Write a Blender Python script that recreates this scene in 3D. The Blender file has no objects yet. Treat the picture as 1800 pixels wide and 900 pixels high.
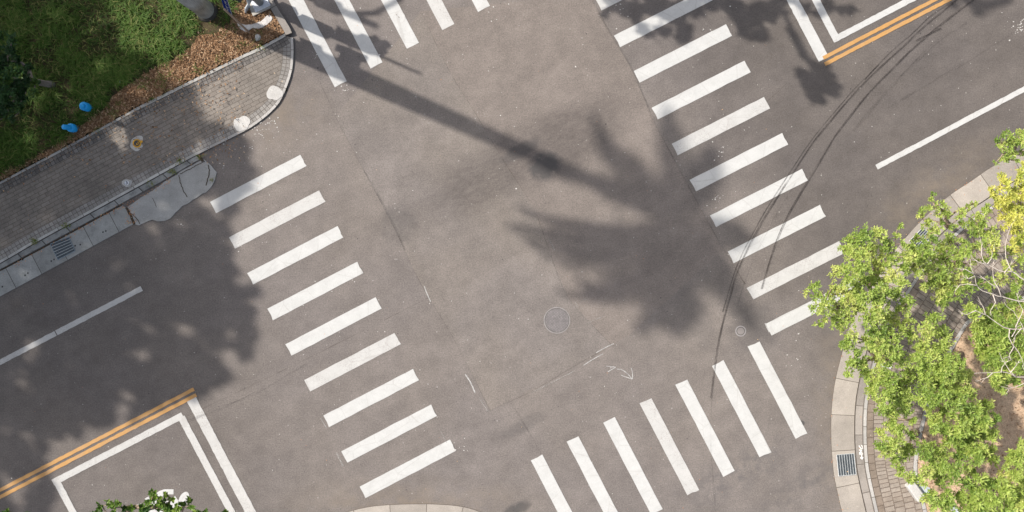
import bpy, math, random
from mathutils import Vector, noise as mnoise
R = random.Random(7)
C = bpy.context.scene.collection
sc = bpy.context.scene
H = 28.0; F = 1575.0                      # camera height, focal length in photo pixels
DA = math.radians(27.6)                   # heading of the east-west road
DU = Vector((math.cos(DA), math.sin(DA)))
SUN_EL = math.radians(42)
SX, SY = 57.2, 25.2                       # ground shift of a shadow per metre of height, photo pixels

def P(px, py, z=0.0):
    k = (H - z) / F
    return Vector(((px - 900) * k, (450 - py) * k, z))
def G(px, py, z=0.0):                     # point of height z above the ground point seen at px,py
    return Vector(((px - 900) * H / F, (450 - py) * H / F, z))
def px2m(v): return v * H / F

# ------------------------------------------------------------------ objects
class MB:
    def __init__(s): s.v = []; s.f = []; s.uv = []; s.t = []
    def quad(s, a, b, c, d, uv=None):
        i = len(s.v); s.v += [a, b, c, d]; s.f.append((i, i+1, i+2, i+3)); s.uv += uv or [(0, 0)]*4
    def add(s, vs, fs, uv=None):
        i = len(s.v); s.v += [Vector(v) for v in vs]; s.f += [tuple(i+k for k in f) for f in fs]
        s.uv += uv or [(0, 0)]*len(vs)
    def box(s, c, sx, sy, sz, rz=0.0, bev=0.0, taper=1.0):
        c = Vector(c); cs, sn = math.cos(rz), math.sin(rz); vs = []
        b = min(bev, sx*.4, sy*.4, sz*.4)
        rings = [(-sz/2, 1-0, 1)] if b == 0 else []
        def ring(z, ix, k):
            hx, hy = (sx/2 - ix)*k, (sy/2 - ix)*k
            if b == 0: pts = [(-hx, -hy), (hx, -hy), (hx, hy), (-hx, hy)]
            else:
                q = b
                pts = [(-hx+q, -hy), (hx-q, -hy), (hx, -hy+q), (hx, hy-q), (hx-q, hy), (-hx+q, hy), (-hx, hy-q), (-hx, -hy+q)]
            return [Vector((c.x + x*cs - y*sn, c.y + x*sn + y*cs, c.z + z)) for x, y in pts]
        zs = [(-sz/2, 0, 1), (sz/2, 0, taper)] if b == 0 else [(-sz/2, 0, 1), (sz/2-b, 0, taper), (sz/2, b, taper)]
        rr = [ring(*z) for z in zs]; n = len(rr[0])
        for r in rr: vs += r
        fs = [tuple(range(n-1, -1, -1)), tuple(range((len(rr)-1)*n, len(rr)*n))]
        for k in range(len(rr)-1):
            for j in range(n):
                fs.append((k*n+j, k*n+(j+1) % n, (k+1)*n+(j+1) % n, (k+1)*n+j))
        s.add(vs, fs)
    def tube(s, pts, rad, n=6, cap=True):
        pts = [Vector(p) for p in pts]; vs = []; fs = []
        if not hasattr(rad, '__len__'): rad = [rad]*len(pts)
        for i, p in enumerate(pts):
            t = (pts[min(i+1, len(pts)-1)] - pts[max(i-1, 0)])
            if t.length < 1e-9: t = Vector((0, 0, 1))
            t.normalize()
            a = t.cross(Vector((0, 0, 1)))
            if a.length < .05: a = t.cross(Vector((1, 0, 0)))
            a.normalize(); b = t.cross(a)
            for j in range(n):
                w = 2*math.pi*j/n
                vs.append(p + (a*math.cos(w) + b*math.sin(w))*rad[i])
        for i in range(len(pts)-1):
            for j in range(n):
                fs.append((i*n+j, i*n+(j+1) % n, (i+1)*n+(j+1) % n, (i+1)*n+j))
        if cap:
            fs.append(tuple(range(n))[::-1]); fs.append(tuple(range((len(pts)-1)*n, len(pts)*n)))
        s.add(vs, fs)
    def lathe(s, base, prof, n=24, axis=None):
        base = Vector(base); q = (axis or Vector((0, 0, 1))).to_track_quat('Z', 'Y'); vs = []; fs = []
        for r, z in prof:
            for j in range(n):
                w = 2*math.pi*j/n
                vs.append(base + q @ Vector((r*math.cos(w), r*math.sin(w), z)))
        for i in range(len(prof)-1):
            for j in range(n):
                fs.append((i*n+j, i*n+(j+1) % n, (i+1)*n+(j+1) % n, (i+1)*n+j))
        fs.append(tuple(range((len(prof)-1)*n, len(prof)*n)))
        s.add(vs, fs)
    def build(s, name, mat, parent=None, smooth=False, origin=None):
        o0 = Vector(origin) if origin is not None else (Vector(parent['_b']) if parent is not None and '_b' in parent else Vector((0, 0, 0)))
        me = bpy.data.meshes.new(name)
        me.from_pydata([v - o0 for v in s.v], [], s.f)
        if any(u != (0, 0) for u in s.uv[:200]):
            l = me.uv_layers.new(name='UVMap')
            vi = [0]*len(me.loops); me.loops.foreach_get('vertex_index', vi)
            l.data.foreach_set('uv', [c for i in vi for c in s.uv[i]])
        if s.t:
            a = me.attributes.new('tint', 'FLOAT', 'POINT'); a.data.foreach_set('value', s.t)
        if smooth:
            me.polygons.foreach_set('use_smooth', [True]*len(me.polygons))
        me.materials.append(mat); me.update()
        o = bpy.data.objects.new(name, me); C.objects.link(o)
        if parent is not None:
            o.parent = parent
        elif origin is not None:
            o.location = o0
        return o
def tag(o, label=None, cat=None, group=None, kind=None):
    if label: o['label'] = label
    if cat: o['category'] = cat
    if group: o['group'] = group
    if kind: o['kind'] = kind
    return o
def thing(name, base, label, cat, group=None, kind=None):
    o = bpy.data.objects.new(name, None); C.objects.link(o)
    o.location = base; o['_b'] = tuple(base); o.empty_display_size = .3
    return tag(o, label, cat, group, kind)

# ------------------------------------------------------------------ flat shapes
def resample(pts, step=14.0, smooth=True):
    out = []
    pts = [Vector((p[0], p[1])) for p in pts]
    for i in range(len(pts)-1):
        p0 = pts[max(i-1, 0)]; p1 = pts[i]; p2 = pts[i+1]; p3 = pts[min(i+2, len(pts)-1)]
        L = (p2-p1).length; n = max(1, min(40, int(L/step)))
        m1 = (p2-p0); m2 = (p3-p1)
        if m1.length > 0: m1 = m1.normalized()*L
        if m2.length > 0: m2 = m2.normalized()*L
        for k in range(n):
            t = k/n
            if smooth:
                q = p1*(2*t**3-3*t*t+1) + m1*(t**3-2*t*t+t)*.9 + p2*(-2*t**3+3*t*t) + m2*(t**3-t*t)*.9
            else: q = p1.lerp(p2, t)
            out.append(q)
    out.append(pts[-1])
    return out
def offset(pts, d):
    out = []
    for i, p in enumerate(pts):
        t = pts[min(i+1, len(pts)-1)] - pts[max(i-1, 0)]
        t.normalize()
        out.append(p + Vector((-t.y, t.x))*d)        # +d = right of travel in picture space (y down)
    return out
def strip(mb, pts, d0, d1, z0, z1=None, side=0.0):
    """flat band along a picture-space path between two offsets, uv in metres (u along, v across)"""
    a = offset(pts, d0); b = offset(pts, d1); z1 = z0 if z1 is None else z1
    u = 0; us = []
    for i, p in enumerate(pts):
        if i: u += px2m((p-pts[i-1]).length)
        us.append(u)
    v1 = px2m(abs(d1-d0))
    for i in range(len(pts)-1):
        A, B, Cc, D = P(*a[i], z0), P(*a[i+1], z0), P(*b[i+1], z1), P(*b[i], z1)
        mb.quad(A, B, Cc, D, [(us[i], 1e-4), (us[i+1], 1e-4), (us[i+1], v1), (us[i], v1)])
        if side:
            for X, Y in ((A, B), (Cc, D)):
                dn = Vector((0, 0, side))
                mb.quad(Y, X, X-dn, Y-dn, [(us[i+1], 0), (us[i], 0), (us[i], .001), (us[i+1], .001)])
def poly(mb, pts, z, depth=0.0, zs=None):
    n = len(pts)
    top = [P(p[0], p[1], z) for p in pts]
    from mathutils.geometry import tessellate_polygon
    tri = tessellate_polygon([top])
    fs = []
    for t in tri:
        a, b, c = (top[k] for k in t)
        fs.append(tuple(t) if (b-a).cross(c-a).z > 0 else tuple(t[::-1]))
    mb.add(top, fs, [(p.x+1e-4, p.y) for p in top])
    if depth:
        bot = [p - Vector((0, 0, depth)) for p in top]
        mb.add(top+bot, [(i, (i+1) % n, n+(i+1) % n, n+i) for i in range(n)], [(p.x+1e-4, p.y) for p in top+bot])
def rough(pts, step=5.0, amp=.35, rnd=R, closed=True):
    out = []; n = len(pts)
    for i in range(n if closed else n-1):
        a = Vector(pts[i]); b = Vector(pts[(i+1) % n]); L = (b-a).length
        k = max(1, int(L/step)); nn = Vector((-(b-a).y, (b-a).x)).normalized()
        for j in range(k):
            out.append(a.lerp(b, j/k) + nn*(rnd.gauss(0, amp) if j else 0))
    return [tuple(p) for p in out]
def blob(cx, cy, rx, ry, n=22, amp=.18, seed=1, ang=0):
    r = random.Random(seed); ph = [r.uniform(0, 6.28) for _ in range(5)]
    out = []
    for i in range(n):
        w = 2*math.pi*i/n
        k = 1 + amp*sum(math.sin((j+2)*w+ph[j])/(j*.6+1) for j in range(5))*.6
        x, y = rx*k*math.cos(w), ry*k*math.sin(w)
        out.append((cx + x*math.cos(ang)-y*math.sin(ang), cy + x*math.sin(ang)+y*math.cos(ang)))
    return out

# ------------------------------------------------------------------ materials
class NT:
    def __init__(s, name, rough=.9, spec=.2):
        s.m = bpy.data.materials.new(name); s.m.use_nodes = True; s.n = s.m.node_tree.nodes; s.l = s.m.node_tree.links
        s.b = s.n['Principled BSDF']; s.b.inputs['Roughness'].default_value = rough
        s.b.inputs['Specular IOR Level'].default_value = spec; s._pos = None
    def new(s, t, **k):
        n = s.n.new(t)
        for a, v in k.items(): setattr(n, a, v)
        return n
    def link(s, a, b): s.l.new(a, b)
    def pos(s):
        if not s._pos: s._pos = s.new('ShaderNodeNewGeometry').outputs['Position']
        return s._pos
    def uv(s): return s.new('ShaderNodeTexCoord').outputs['UV']
    def map(s, v, loc=(0, 0, 0), rot=(0, 0, 0), scale=(1, 1, 1), t='POINT'):
        m = s.new('ShaderNodeMapping', vector_type=t); s.link(v, m.inputs['Vector'])
        m.inputs['Location'].default_value = loc; m.inputs['Rotation'].default_value = rot; m.inputs['Scale'].default_value = scale
        return m.outputs['Vector']
    def road(s): return s.map(s.pos(), rot=(0, 0, -DA))
    def noise(s, sc, det=4, ro=.6, v=None, out='Fac', dist=0):
        n = s.new('ShaderNodeTexNoise'); s.link(v if v is not None else s.pos(), n.inputs['Vector'])
        n.inputs['Scale'].default_value = sc; n.inputs['Detail'].default_value = det; n.inputs['Roughness'].default_value = ro
        n.inputs['Distortion'].default_value = dist
        return n.outputs[out]
    def vor(s, sc, v=None, feat='F1'):
        n = s.new('ShaderNodeTexVoronoi', feature=feat); s.link(v if v is not None else s.pos(), n.inputs['Vector'])
        n.inputs['Scale'].default_value = sc
        return n
    def math(s, op, a, b=0.0, c=None, clamp=False):
        n = s.new('ShaderNodeMath', operation=op, use_clamp=clamp)
        for i, x in enumerate((a, b, c)):
            if x is None: continue
            if isinstance(x, (int, float)): n.inputs[i].default_value = x
            else: s.link(x, n.inputs[i])
        return n.outputs[0]
    def rng(s, x, a, b, c=0.0, d=1.0, smooth=False):
        n = s.new('ShaderNodeMapRange'); n.interpolation_type = 'SMOOTHSTEP' if smooth else 'LINEAR'
        s.link(x, n.inputs[0])
        for i, v in enumerate((a, b, c, d)): n.inputs[i+1].default_value = v
        return n.outputs[0]
    def mix(s, f, a, b, mode='MIX'):
        n = s.new('ShaderNodeMix', data_type='RGBA', blend_type=mode)
        for i, x in ((0, f), (6, a), (7, b)):
            if isinstance(x, (int, float)): n.inputs[i].default_value = x
            elif isinstance(x, tuple): n.inputs[i].default_value = (*x, 1) if len(x) == 3 else x
            else: s.link(x, n.inputs[i])
        return n.outputs[2]
    def mul(s, col, f):       # scale a colour by a value socket
        n = s.new('ShaderNodeVectorMath', operation='SCALE')
        if isinstance(col, tuple): n.inputs[0].default_value = col
        else: s.link(col, n.inputs[0])
        if isinstance(f, (int, float)): n.inputs['Scale'].default_value = f
        else: s.link(f, n.inputs['Scale'])
        return n.outputs[0]
    def ell(s, px, py, rx, ry, ang=0.0):
        c = G(px, py)
        v = s.map(s.pos(), loc=(c.x, c.y, 0), rot=(0, 0, ang), scale=(px2m(rx), px2m(ry), 1.0), t='TEXTURE')
        v = s.map(v, scale=(1, 1, 0))
        g = s.new('ShaderNodeTexGradient', gradient_type='SPHERICAL'); s.link(v, g.inputs[0])
        return g.outputs['Fac']
    def brick(s, v, w, h, mortar=.008, off=.5, c1=(.2, .2, .2), c2=(.3, .3, .3), cm=(.08, .08, .08), bias=0.0):
        n = s.new('ShaderNodeTexBrick'); s.link(v, n.inputs['Vector']); n.offset = off; n.squash = 1
        for k, x in (('Color1', (*c1, 1)), ('Color2', (*c2, 1)), ('Mortar', (*cm, 1)), ('Scale', 1.0), ('Mortar Size', mortar),
                     ('Mortar Smooth', .3), ('Bias', bias), ('Brick Width', w), ('Row Height', h)):
            n.inputs[k].default_value = x
        return n
    def bump(s, h, dist=.01, strength=.5):
        n = s.new('ShaderNodeBump'); n.inputs['Strength'].default_value = strength; n.inputs['Distance'].default_value = dist
        s.link(h, n.inputs['Height']); s.link(n.outputs[0], s.b.inputs['Normal'])
    def col(s, c):
        if isinstance(c, tuple): s.b.inputs['Base Color'].default_value = (*c, 1)
        else: s.link(c, s.b.inputs['Base Color'])
        return s
    def alpha(s, a):
        s.link(a, s.b.inputs['Alpha']); return s

def U0(d): return px2m(d - (900*.886-450*.463))
def asphalt(name, c1, c2, stains=False):
    t = NT(name, .88, .25); r = t.road()
    big = t.rng(t.noise(.22, 3, .55), .38, .62)
    c = t.mix(big, c1, c2)
    streak = t.noise(1.0, 4, .6, v=t.map(r, scale=(.25, 1.6, 1)))
    c = t.mul(c, t.rng(streak, .3, .7, .93, 1.07))
    c = t.mul(c, t.rng(t.noise(2.2, 5, .65), .3, .7, .88, 1.11))
    c = t.mul(c, t.rng(t.noise(.7, 4, .6, v=t.map(t.pos(), loc=(9, 4, 0))), .35, .65, .93, 1.07))
    c = t.mul(c, t.rng(t.noise(24, 2, .65), .25, .75, .74, 1.26))
    c = t.mul(c, t.rng(t.noise(60, 1, .5), .25, .75, .82, 1.18))
    sx = t.new('ShaderNodeSeparateXYZ'); t.link(r, sx.inputs[0])
    # the arms were resurfaced later than the junction, so their mix is still darker
    wob = t.math('MULTIPLY', t.math('SUBTRACT', t.noise(.35, 4, .6), .5), 2.4)
    uu = t.math('ADD', sx.outputs['X'], wob)
    e0, e1, w0, w1 = U0(880), U0(1130), U0(-60), U0(210)
    c = t.mul(c, t.math('MULTIPLY', t.rng(uu, e0, e1, 1.0, .68, True), t.rng(uu, w0, w1, .82, 1.0, True)))
    if stains:
        # long smears left by braking and dripping traffic, with streaks along the road
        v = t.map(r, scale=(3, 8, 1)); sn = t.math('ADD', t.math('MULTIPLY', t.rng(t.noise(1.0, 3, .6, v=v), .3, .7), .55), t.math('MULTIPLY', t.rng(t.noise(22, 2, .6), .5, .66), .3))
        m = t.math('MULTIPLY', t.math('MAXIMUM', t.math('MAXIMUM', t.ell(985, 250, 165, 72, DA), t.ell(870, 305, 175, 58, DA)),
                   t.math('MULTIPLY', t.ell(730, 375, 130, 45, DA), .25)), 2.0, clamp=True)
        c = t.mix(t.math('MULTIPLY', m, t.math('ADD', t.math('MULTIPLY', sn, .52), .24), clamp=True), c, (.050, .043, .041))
        m2 = t.math('MAXIMUM', t.ell(1300, 830, 170, 50, DA), t.ell(1420, 850, 130, 40, DA*1.2))
        m2 = t.math('MULTIPLY', m2, t.rng(t.noise(2.5, 5, .65), .42, .62))
        c = t.mix(t.math('MULTIPLY', m2, .75, clamp=True), c, (.085, .08, .08))
        m3 = t.math('MAXIMUM', t.ell(600, 560, 330, 60, DA), t.ell(1500, 230, 380, 60, DA))
        c = t.mix(t.math('MULTIPLY', m3, t.rng(streak, .42, .68, 0, .32)), c, (.085, .077, .075))
        # oil spots and other dark blotches, edges broken by noise
        for (x, y, rx, ry, k) in ((958, 292, 34, 28, .8), (915, 265, 45, 14, .5), (906, 897, 34, 14, .75), (1322, 570, 50, 60, .3), (1085, 378, 14, 20, .2),
                                  (700, 395, 40, 40, .25), (925, 745, 60, 14, .25), (1408, 745, 8, 6, .8), (1222, 560, 30, 80, .2), (1770, 300, 60, 30, .2)):
            e = t.math('MULTIPLY', t.ell(x, y, rx*1.15, ry*1.15, DA), t.math('ADD', t.math('MULTIPLY', t.math('SUBTRACT', t.noise(3.2, 5, .7), .5), 3.2), 1.0))
            c = t.mix(t.math('MULTIPLY', t.rng(e, .12, .5), k), c, (.052, .05, .05))
        # brown silt washed to the kerbs
        br = t.math('MAXIMUM', t.math('MAXIMUM', t.ell(720, 885, 260, 55), t.ell(490, 205, 110, 70, DA)), t.ell(1480, 700, 60, 260))
        br = t.math('MAXIMUM', br, t.ell(1640, 340, 200, 60, .65))
        c = t.mix(t.math('MULTIPLY', br, t.rng(t.noise(1.6, 5, .7), .35, .65, 0, .7), clamp=True), c, (.185, .15, .115))
    # dark pits, pale stone chips
    for sc_, thr, pick, colr, k in ((1.7, .05, .6, (.035, .032, .032), .8), (5.0, .10, .66, (.05, .046, .045), .7), (7.5, .14, .75, (.40, .38, .35), .6), (2.1, .05, .72, (.6, .58, .54), .8), (1.0, .024, .6, (.5, .2, .16), .7)):
        n = t.vor(sc_, v=t.map(t.pos(), loc=(sc_*3.1, sc_*1.7, 0)))
        sep = t.new('ShaderNodeSeparateColor'); t.link(n.outputs['Color'], sep.inputs[0])
        d = t.math('LESS_THAN', n.outputs['Distance'], t.math('MULTIPLY', sep.outputs[1], thr))
        d = t.math('MULTIPLY', d, t.math('GREATER_THAN', sep.outputs[0], pick))
        c = t.mix(t.math('MULTIPLY', d, k), c, colr)
    t.col(c); t.bump(t.noise(45, 2, .6), .006, .35)
    return t.m
M = {}
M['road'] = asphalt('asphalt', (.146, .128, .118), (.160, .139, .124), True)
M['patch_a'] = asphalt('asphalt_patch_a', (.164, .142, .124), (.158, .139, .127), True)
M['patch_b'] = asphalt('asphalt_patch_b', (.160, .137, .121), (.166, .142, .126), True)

def paint(name, base, worn, wear=.0, crack=True):
    t = NT(name, .6, .3); r = t.road()
    c = t.mix(t.rng(t.noise(3.0, 4, .6), .35, .7), base, tuple(x*.90 for x in base))
    c = t.mul(c, t.rng(t.noise(30, 2, .6), .3, .7, .95, 1.05))
    n1 = t.noise(38, 2, .7); n2 = t.noise(1.7, 3, .6)
    f = t.math('MULTIPLY', t.rng(n1, .62-wear, .72-wear), t.rng(n2, .40, .62))
    c = t.mix(t.math('MULTIPLY', f, .75), c, worn)
    sm = t.math('MULTIPLY', t.rng(t.noise(1.0, 4, .65, v=t.map(r, scale=(1.6, 5, 1))), .50, .74), .24)
    c = t.mix(sm, c, (.30, .28, .26))
    if crack:
        n = t.vor(.9, v=t.map(t.pos(), scale=(1, 1, 0)), feat='DISTANCE_TO_EDGE')
        k = t.math('MULTIPLY', t.math('LESS_THAN', t.math('ADD', n.outputs['Distance'], t.math('MULTIPLY', t.noise(9, 3), .02)), .017), .35)
        c = t.mix(k, c, (.3, .28, .26))
    t.col(c); t.bump(t.noise(50, 2), .004, .3)
    return t.m
M['white'] = paint('white_road_paint', (.455, .45, .432), (.22, .2, .19))
M['white_worn'] = paint('worn_white_road_paint', (.435, .425, .405), (.2, .17, .15), .07)
M['yellow'] = paint('yellow_road_paint', (.43, .235, .08), (.26, .17, .09), .08, False)

def concrete(name, base, joint=None, stain=.6, dark=(.12, .12, .115), uvmap=True, jw=.012):
    t = NT(name, .9, .2)
    c = t.mix(t.rng(t.noise(1.3, 5, .65), .35, .68), base, tuple(x*.78 for x in base))
    c = t.mix(t.math('MULTIPLY', t.rng(t.noise(4.0, 5, .7), .5, .75), stain), c, dark)
    c = t.mix(t.math('MULTIPLY', t.rng(t.noise(7.0, 4, .7), .6, .75), .5), c, tuple(min(.75, x*1.45) for x in base))
    c = t.mul(c, t.rng(t.noise(40, 2, .6), .3, .7, .86, 1.14))
    if joint:
        b = t.brick(t.uv() if uvmap else t.map(t.road(), loc=joint[2]), joint[0], joint[1], jw, 0, (.84, .84, .84), (1.08, 1.08, 1.08), (.32, .30, .28))
        c = t.mix(1.0, c, b.outputs['Color'], 'MULTIPLY')
    t.col(c); t.bump(t.noise(30, 3), .006, .4)
    return t.m
M['gutter_se'] = concrete('gutter_concrete', (.345, .308, .268), (1.15, 6.0), .3, (.30, .27, .23))
M['gutter_nw'] = concrete('gutter_slab_concrete', (.30, .30, .285), (.915, 30.0, (px2m(26), 12.0, 0)), .55, (.13, .13, .125), False)
M['apron'] = concrete('patched_concrete', (.33, .325, .31), None, .5, (.17, .17, .16))
M['kerb_se'] = concrete('kerb_concrete', (.29, .262, .235), (1.0, 6.0), .35, (.18, .155, .13))
M['kerb_nw'] = concrete('weathered_kerb_stone', (.26, .26, .25), (.86, 6.0), .8, (.08, .08, .08), True, .02)
M['edge_white'] = concrete('painted_kerb_edge', (.42, .40, .375), (.62, 6.0), .35, (.22, .2, .18))
M['edge_old'] = concrete('old_kerb_edge', (.42, .41, .385), (.9, 6.0), .6, (.15, .14, .12))
M['pad'] = concrete('pale_concrete', (.42, .395, .35), None, .25, (.3, .27, .22))
M['cement'] = concrete('white_cement', (.46, .445, .42), None, .25, (.4, .37, .33))

def pavers(name, c1, c2, cm, w, h, off=.5, v='road', dirt=(.1, .09, .08), mort=.009, rot=0.0, dirtk=.5):
    t = NT(name, .9, .2)
    vec = t.road() if v == 'road' else t.map(t.uv(), rot=(0, 0, rot))
    b = t.brick(vec, w, h, mort, off, c1, c2, cm)
    c = b.outputs['Color']
    c = t.mix(t.math('MULTIPLY', t.rng(t.noise(.8, 4, .6), .42, .68), dirtk), c, dirt)
    c = t.mul(c, t.rng(t.noise(5, 4, .65), .3, .7, .85, 1.15))
    c = t.mul(c, t.rng(t.noise(40, 2, .6), .3, .7, .86, 1.14))
    sp = t.vor(4.2); sep = t.new('ShaderNodeSeparateColor'); t.link(sp.outputs['Color'], sep.inputs[0])
    k = t.math('MULTIPLY', t.math('LESS_THAN', sp.outputs['Distance'], t.math('MULTIPLY', sep.outputs[1], .12)), t.math('GREATER_THAN', sep.outputs[0], .72))
    c = t.mix(t.math('MULTIPLY', k, .8), c, t.mix(sep.outputs[2], (.4, .3, .2), (.55, .5, .45)))
    t.col(c); t.bump(t.math('ADD', b.outputs['Fac'], t.math('MULTIPLY', t.noise(30, 2), -.3)), -.012, .7)
    return t.m
M['pavers_nw'] = pavers('grey_pavers', (.184, .160, .138), (.212, .187, .162), (.134, .114, .096), .29, .123, .37)
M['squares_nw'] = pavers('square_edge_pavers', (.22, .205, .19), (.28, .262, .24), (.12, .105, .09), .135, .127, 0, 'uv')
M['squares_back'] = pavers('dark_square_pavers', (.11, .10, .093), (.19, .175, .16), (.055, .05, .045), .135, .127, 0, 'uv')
M['pavers_se'] = pavers('beige_pavers', (.225, .188, .155), (.285, .245, .208), (.13, .10, .08), .148, .315, .5, 'uv', (.30, .24, .19), .012, 0, .4)
M['pavers_se_edge'] = pavers('brown_edge_pavers', (.18, .145, .115), (.23, .188, .155), (.11, .085, .065), .30, .5, 0, 'uv', (.22, .17, .13), .012, 0, .4)

def soil(name, c1, c2, c3, sc_=6):
    t = NT(name, .97, .1)
    c = t.mix(t.rng(t.noise(sc_*.15, 4, .6), .38, .62), c1, c2)
    c = t.mix(t.rng(t.noise(sc_, 5, .75), .45, .62), c, c3)
    c = t.mul(c, t.rng(t.noise(30, 3, .7), .3, .7, .65, 1.35))
    t.col(c); t.bump(t.noise(14, 5, .7), .03, .7); return t.m
M['soil_nw'] = soil('verge_soil', (.035, .03, .016), (.075, .058, .034), (.045, .05, .016))
M['soil_se'] = soil('bare_soil', (.52, .37, .25), (.36, .25, .165), (.44, .32, .215))
M['litter_bed'] = soil('leaf_litter_bed', (.21, .125, .07), (.30, .185, .11), (.12, .075, .045), 9)
M['land'] = soil('land', (.06, .07, .03), (.10, .085, .05), (.05, .06, .025))

def leafmat(name, a, b, c3, trans=.35, rough=.45, spec=.35):
    t = NT(name, rough, spec)
    at = t.new('ShaderNodeAttribute', attribute_name='tint')
    r = t.new('ShaderNodeValToRGB'); e = r.color_ramp.elements
    e[0].color = (*a, 1); e[1].color = (*c3, 1); x = e.new(.5); x.color = (*b, 1)
    t.link(at.outputs['Fac'], r.inputs[0]); t.col(r.outputs[0])
    tr = t.new('ShaderNodeBsdfTranslucent'); t.link(t.mul(r.outputs[0], 1.15), tr.inputs[0])
    ms = t.new('ShaderNodeMixShader'); ms.inputs[0].default_value = trans
    t.link(t.b.outputs[0], ms.inputs[1]); t.link(tr.outputs[0], ms.inputs[2]); t.link(ms.outputs[0], t.n['Material Output'].inputs[0])
    return t.m
M['leaf'] = leafmat('bright_leaf', (.15, .24, .042), (.33, .43, .085), (.57, .59, .18))
M['leaf_y'] = leafmat('yellow_leaf', (.30, .38, .06), (.54, .54, .11), (.72, .66, .18))
M['leaf_d'] = leafmat('dark_leaf', (.022, .06, .018), (.035, .09, .022), (.13, .19, .03), .25)
M['leaf_b'] = leafmat('small_round_leaf', (.03, .075, .012), (.075, .15, .02), (.18, .26, .035), .3)
M['leaf_s'] = leafmat('street_tree_leaf', (.03, .07, .015), (.05, .1, .02), (.08, .14, .03), .15)
M['palm_leaf'] = leafmat('palm_leaflet', (.03, .075, .015), (.05, .11, .02), (.09, .15, .03), .1)
M['grass'] = leafmat('grass_blade', (.032, .070, .011), (.072, .142, .018), (.25, .23, .085), .25, .6, .2)
M['litter'] = leafmat('dead_leaf', (.12, .067, .037), (.30, .175, .094), (.53, .385, .25), .1, .8, .1)
M['petal'] = leafmat('fallen_leaf', (.36, .14, .05), (.50, .22, .10), (.62, .42, .22), .1, .8, .1)

def bark(name, a, b, sc_=8, ring=0.0):
    t = NT(name, .9, .15)
    c = t.mix(t.rng(t.noise(sc_, 5, .7, v=t.map(t.pos(), scale=(1, 1, .3))), .35, .65), a, b)
    h = t.noise(sc_*3, 4, .7)
    if ring:
        w = t.new('ShaderNodeTexWave', wave_type='BANDS', bands_direction='Z'); t.link(t.pos(), w.inputs[0])
        w.inputs['Scale'].default_value = ring; w.inputs['Distortion'].default_value = 1.2; w.inputs['Detail'].default_value = 3
        c = t.mul(c, t.rng(w.outputs['Fac'], 0, .25, .72, 1.0)); h = w.outputs['Fac']
    t.col(c); t.bump(h, .01, .5); return t.m
M['bark'] = bark('brown_bark', (.16, .115, .08), (.30, .235, .17))
M['bark_dark'] = bark('dark_bark', (.10, .085, .07), (.22, .19, .165))
M['bark_pale'] = bark('pale_bare_bark', (.36, .31, .265), (.50, .45, .39), 14)
M['palm_bark'] = bark('palm_bark', (.25, .255, .25), (.40, .41, .40), 5, 3.2)

def plain(name, c, rough=.5, metal=0.0, var=.12, spec=.4):
    t = NT(name, rough, spec); t.b.inputs['Metallic'].default_value = metal
    cc = t.mul(c, t.rng(t.noise(6, 4, .65), .3, .7, 1-var, 1+var)); t.col(cc); return t.m
M['blue'] = plain('blue_plastic', (.012, .30, .66), .45)
M['steel'] = plain('galvanised_steel', (.36, .37, .38), .5, .3)
M['grey_paint'] = plain('grey_paint', (.17, .18, .185), .5)
M['dark_metal'] = plain('dark_cast_metal', (.05, .052, .055), .6, .2)
M['plate'] = plain('zinc_plate', (.58, .60, .64), .5, .1, .2)
M['black'] = plain('black_housing', (.02, .02, .022), .5)
M['sign_blue'] = plain('blue_sign_face', (.006, .022, .15), .85, 0, .12, .03)
M['sign_white'] = plain('white_sign_print', (.72, .72, .74), .5)
M['post'] = plain('rusty_post', (.26, .19, .14), .7)
M['grate'] = plain('grate_steel', (.20, .24, .27), .55, .3)
M['grate_pale'] = plain('grate_steel_pale', (.42, .43, .43), .55, .2)
M['pit'] = plain('drain_pit', (.015, .016, .017), .95)
M['yellow_cap'] = plain('yellow_cover_paint', (.62, .33, .03), .6, 0, .3)
M['iron'] = plain('manhole_iron', (.175, .158, .155), .7, .1, .25)
M['dusty_gap'] = plain('dusty_gap', (.085, .075, .07), .9)
M['iron_rim'] = plain('manhole_rim', (.215, .20, .19), .6, .1, .2)
M['paper'] = plain('white_paper', (.75, .76, .80), .7)
M['sheet'] = plain('grey_plastic_sheet', (.42, .45, .48), .6)
M['red'] = plain('red_lens', (.4, .02, .02), .3)

def alpha_mark(name, colr, lo, hi, k, sx=1.0, sy=12.0, edge=True):
    t = NT(name, .9, .1); uv = t.uv()
    n = t.noise(1.0, 5, .7, v=t.map(uv, scale=(sx, sy, 1)))
    n = t.math('ADD', n, t.math('MULTIPLY', t.math('SUBTRACT', t.noise(18, 2, .6), .5), .3))
    a = t.rng(n, lo, hi, 0, k)
    t.col(colr); t.alpha(a); return t.m
M['tyre'] = alpha_mark('tyre_rubber', (.028, .024, .024), .36, .68, .72, .9, 22)
M['tyre_faint'] = alpha_mark('faint_tyre_rubber', (.04, .035, .035), .45, .75, .45, .9, 22)
M['seam_dark'] = alpha_mark('dark_joint', (.05, .045, .042), .38, .75, .34, 1.5, 8)
M['seam_brown'] = alpha_mark('brown_joint', (.10, .08, .062), .4, .75, .5, 1.5, 8)
M['chalk'] = alpha_mark('chalk', (.48, .47, .45), .22, .6, .9, 6, 30)
M['chalk_faint'] = alpha_mark('faint_chalk', (.38, .365, .34), .35, .7, .8, 4, 30)
M['white_stroke'] = plain('white_spray_paint', (.78, .77, .74), .7)

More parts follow.
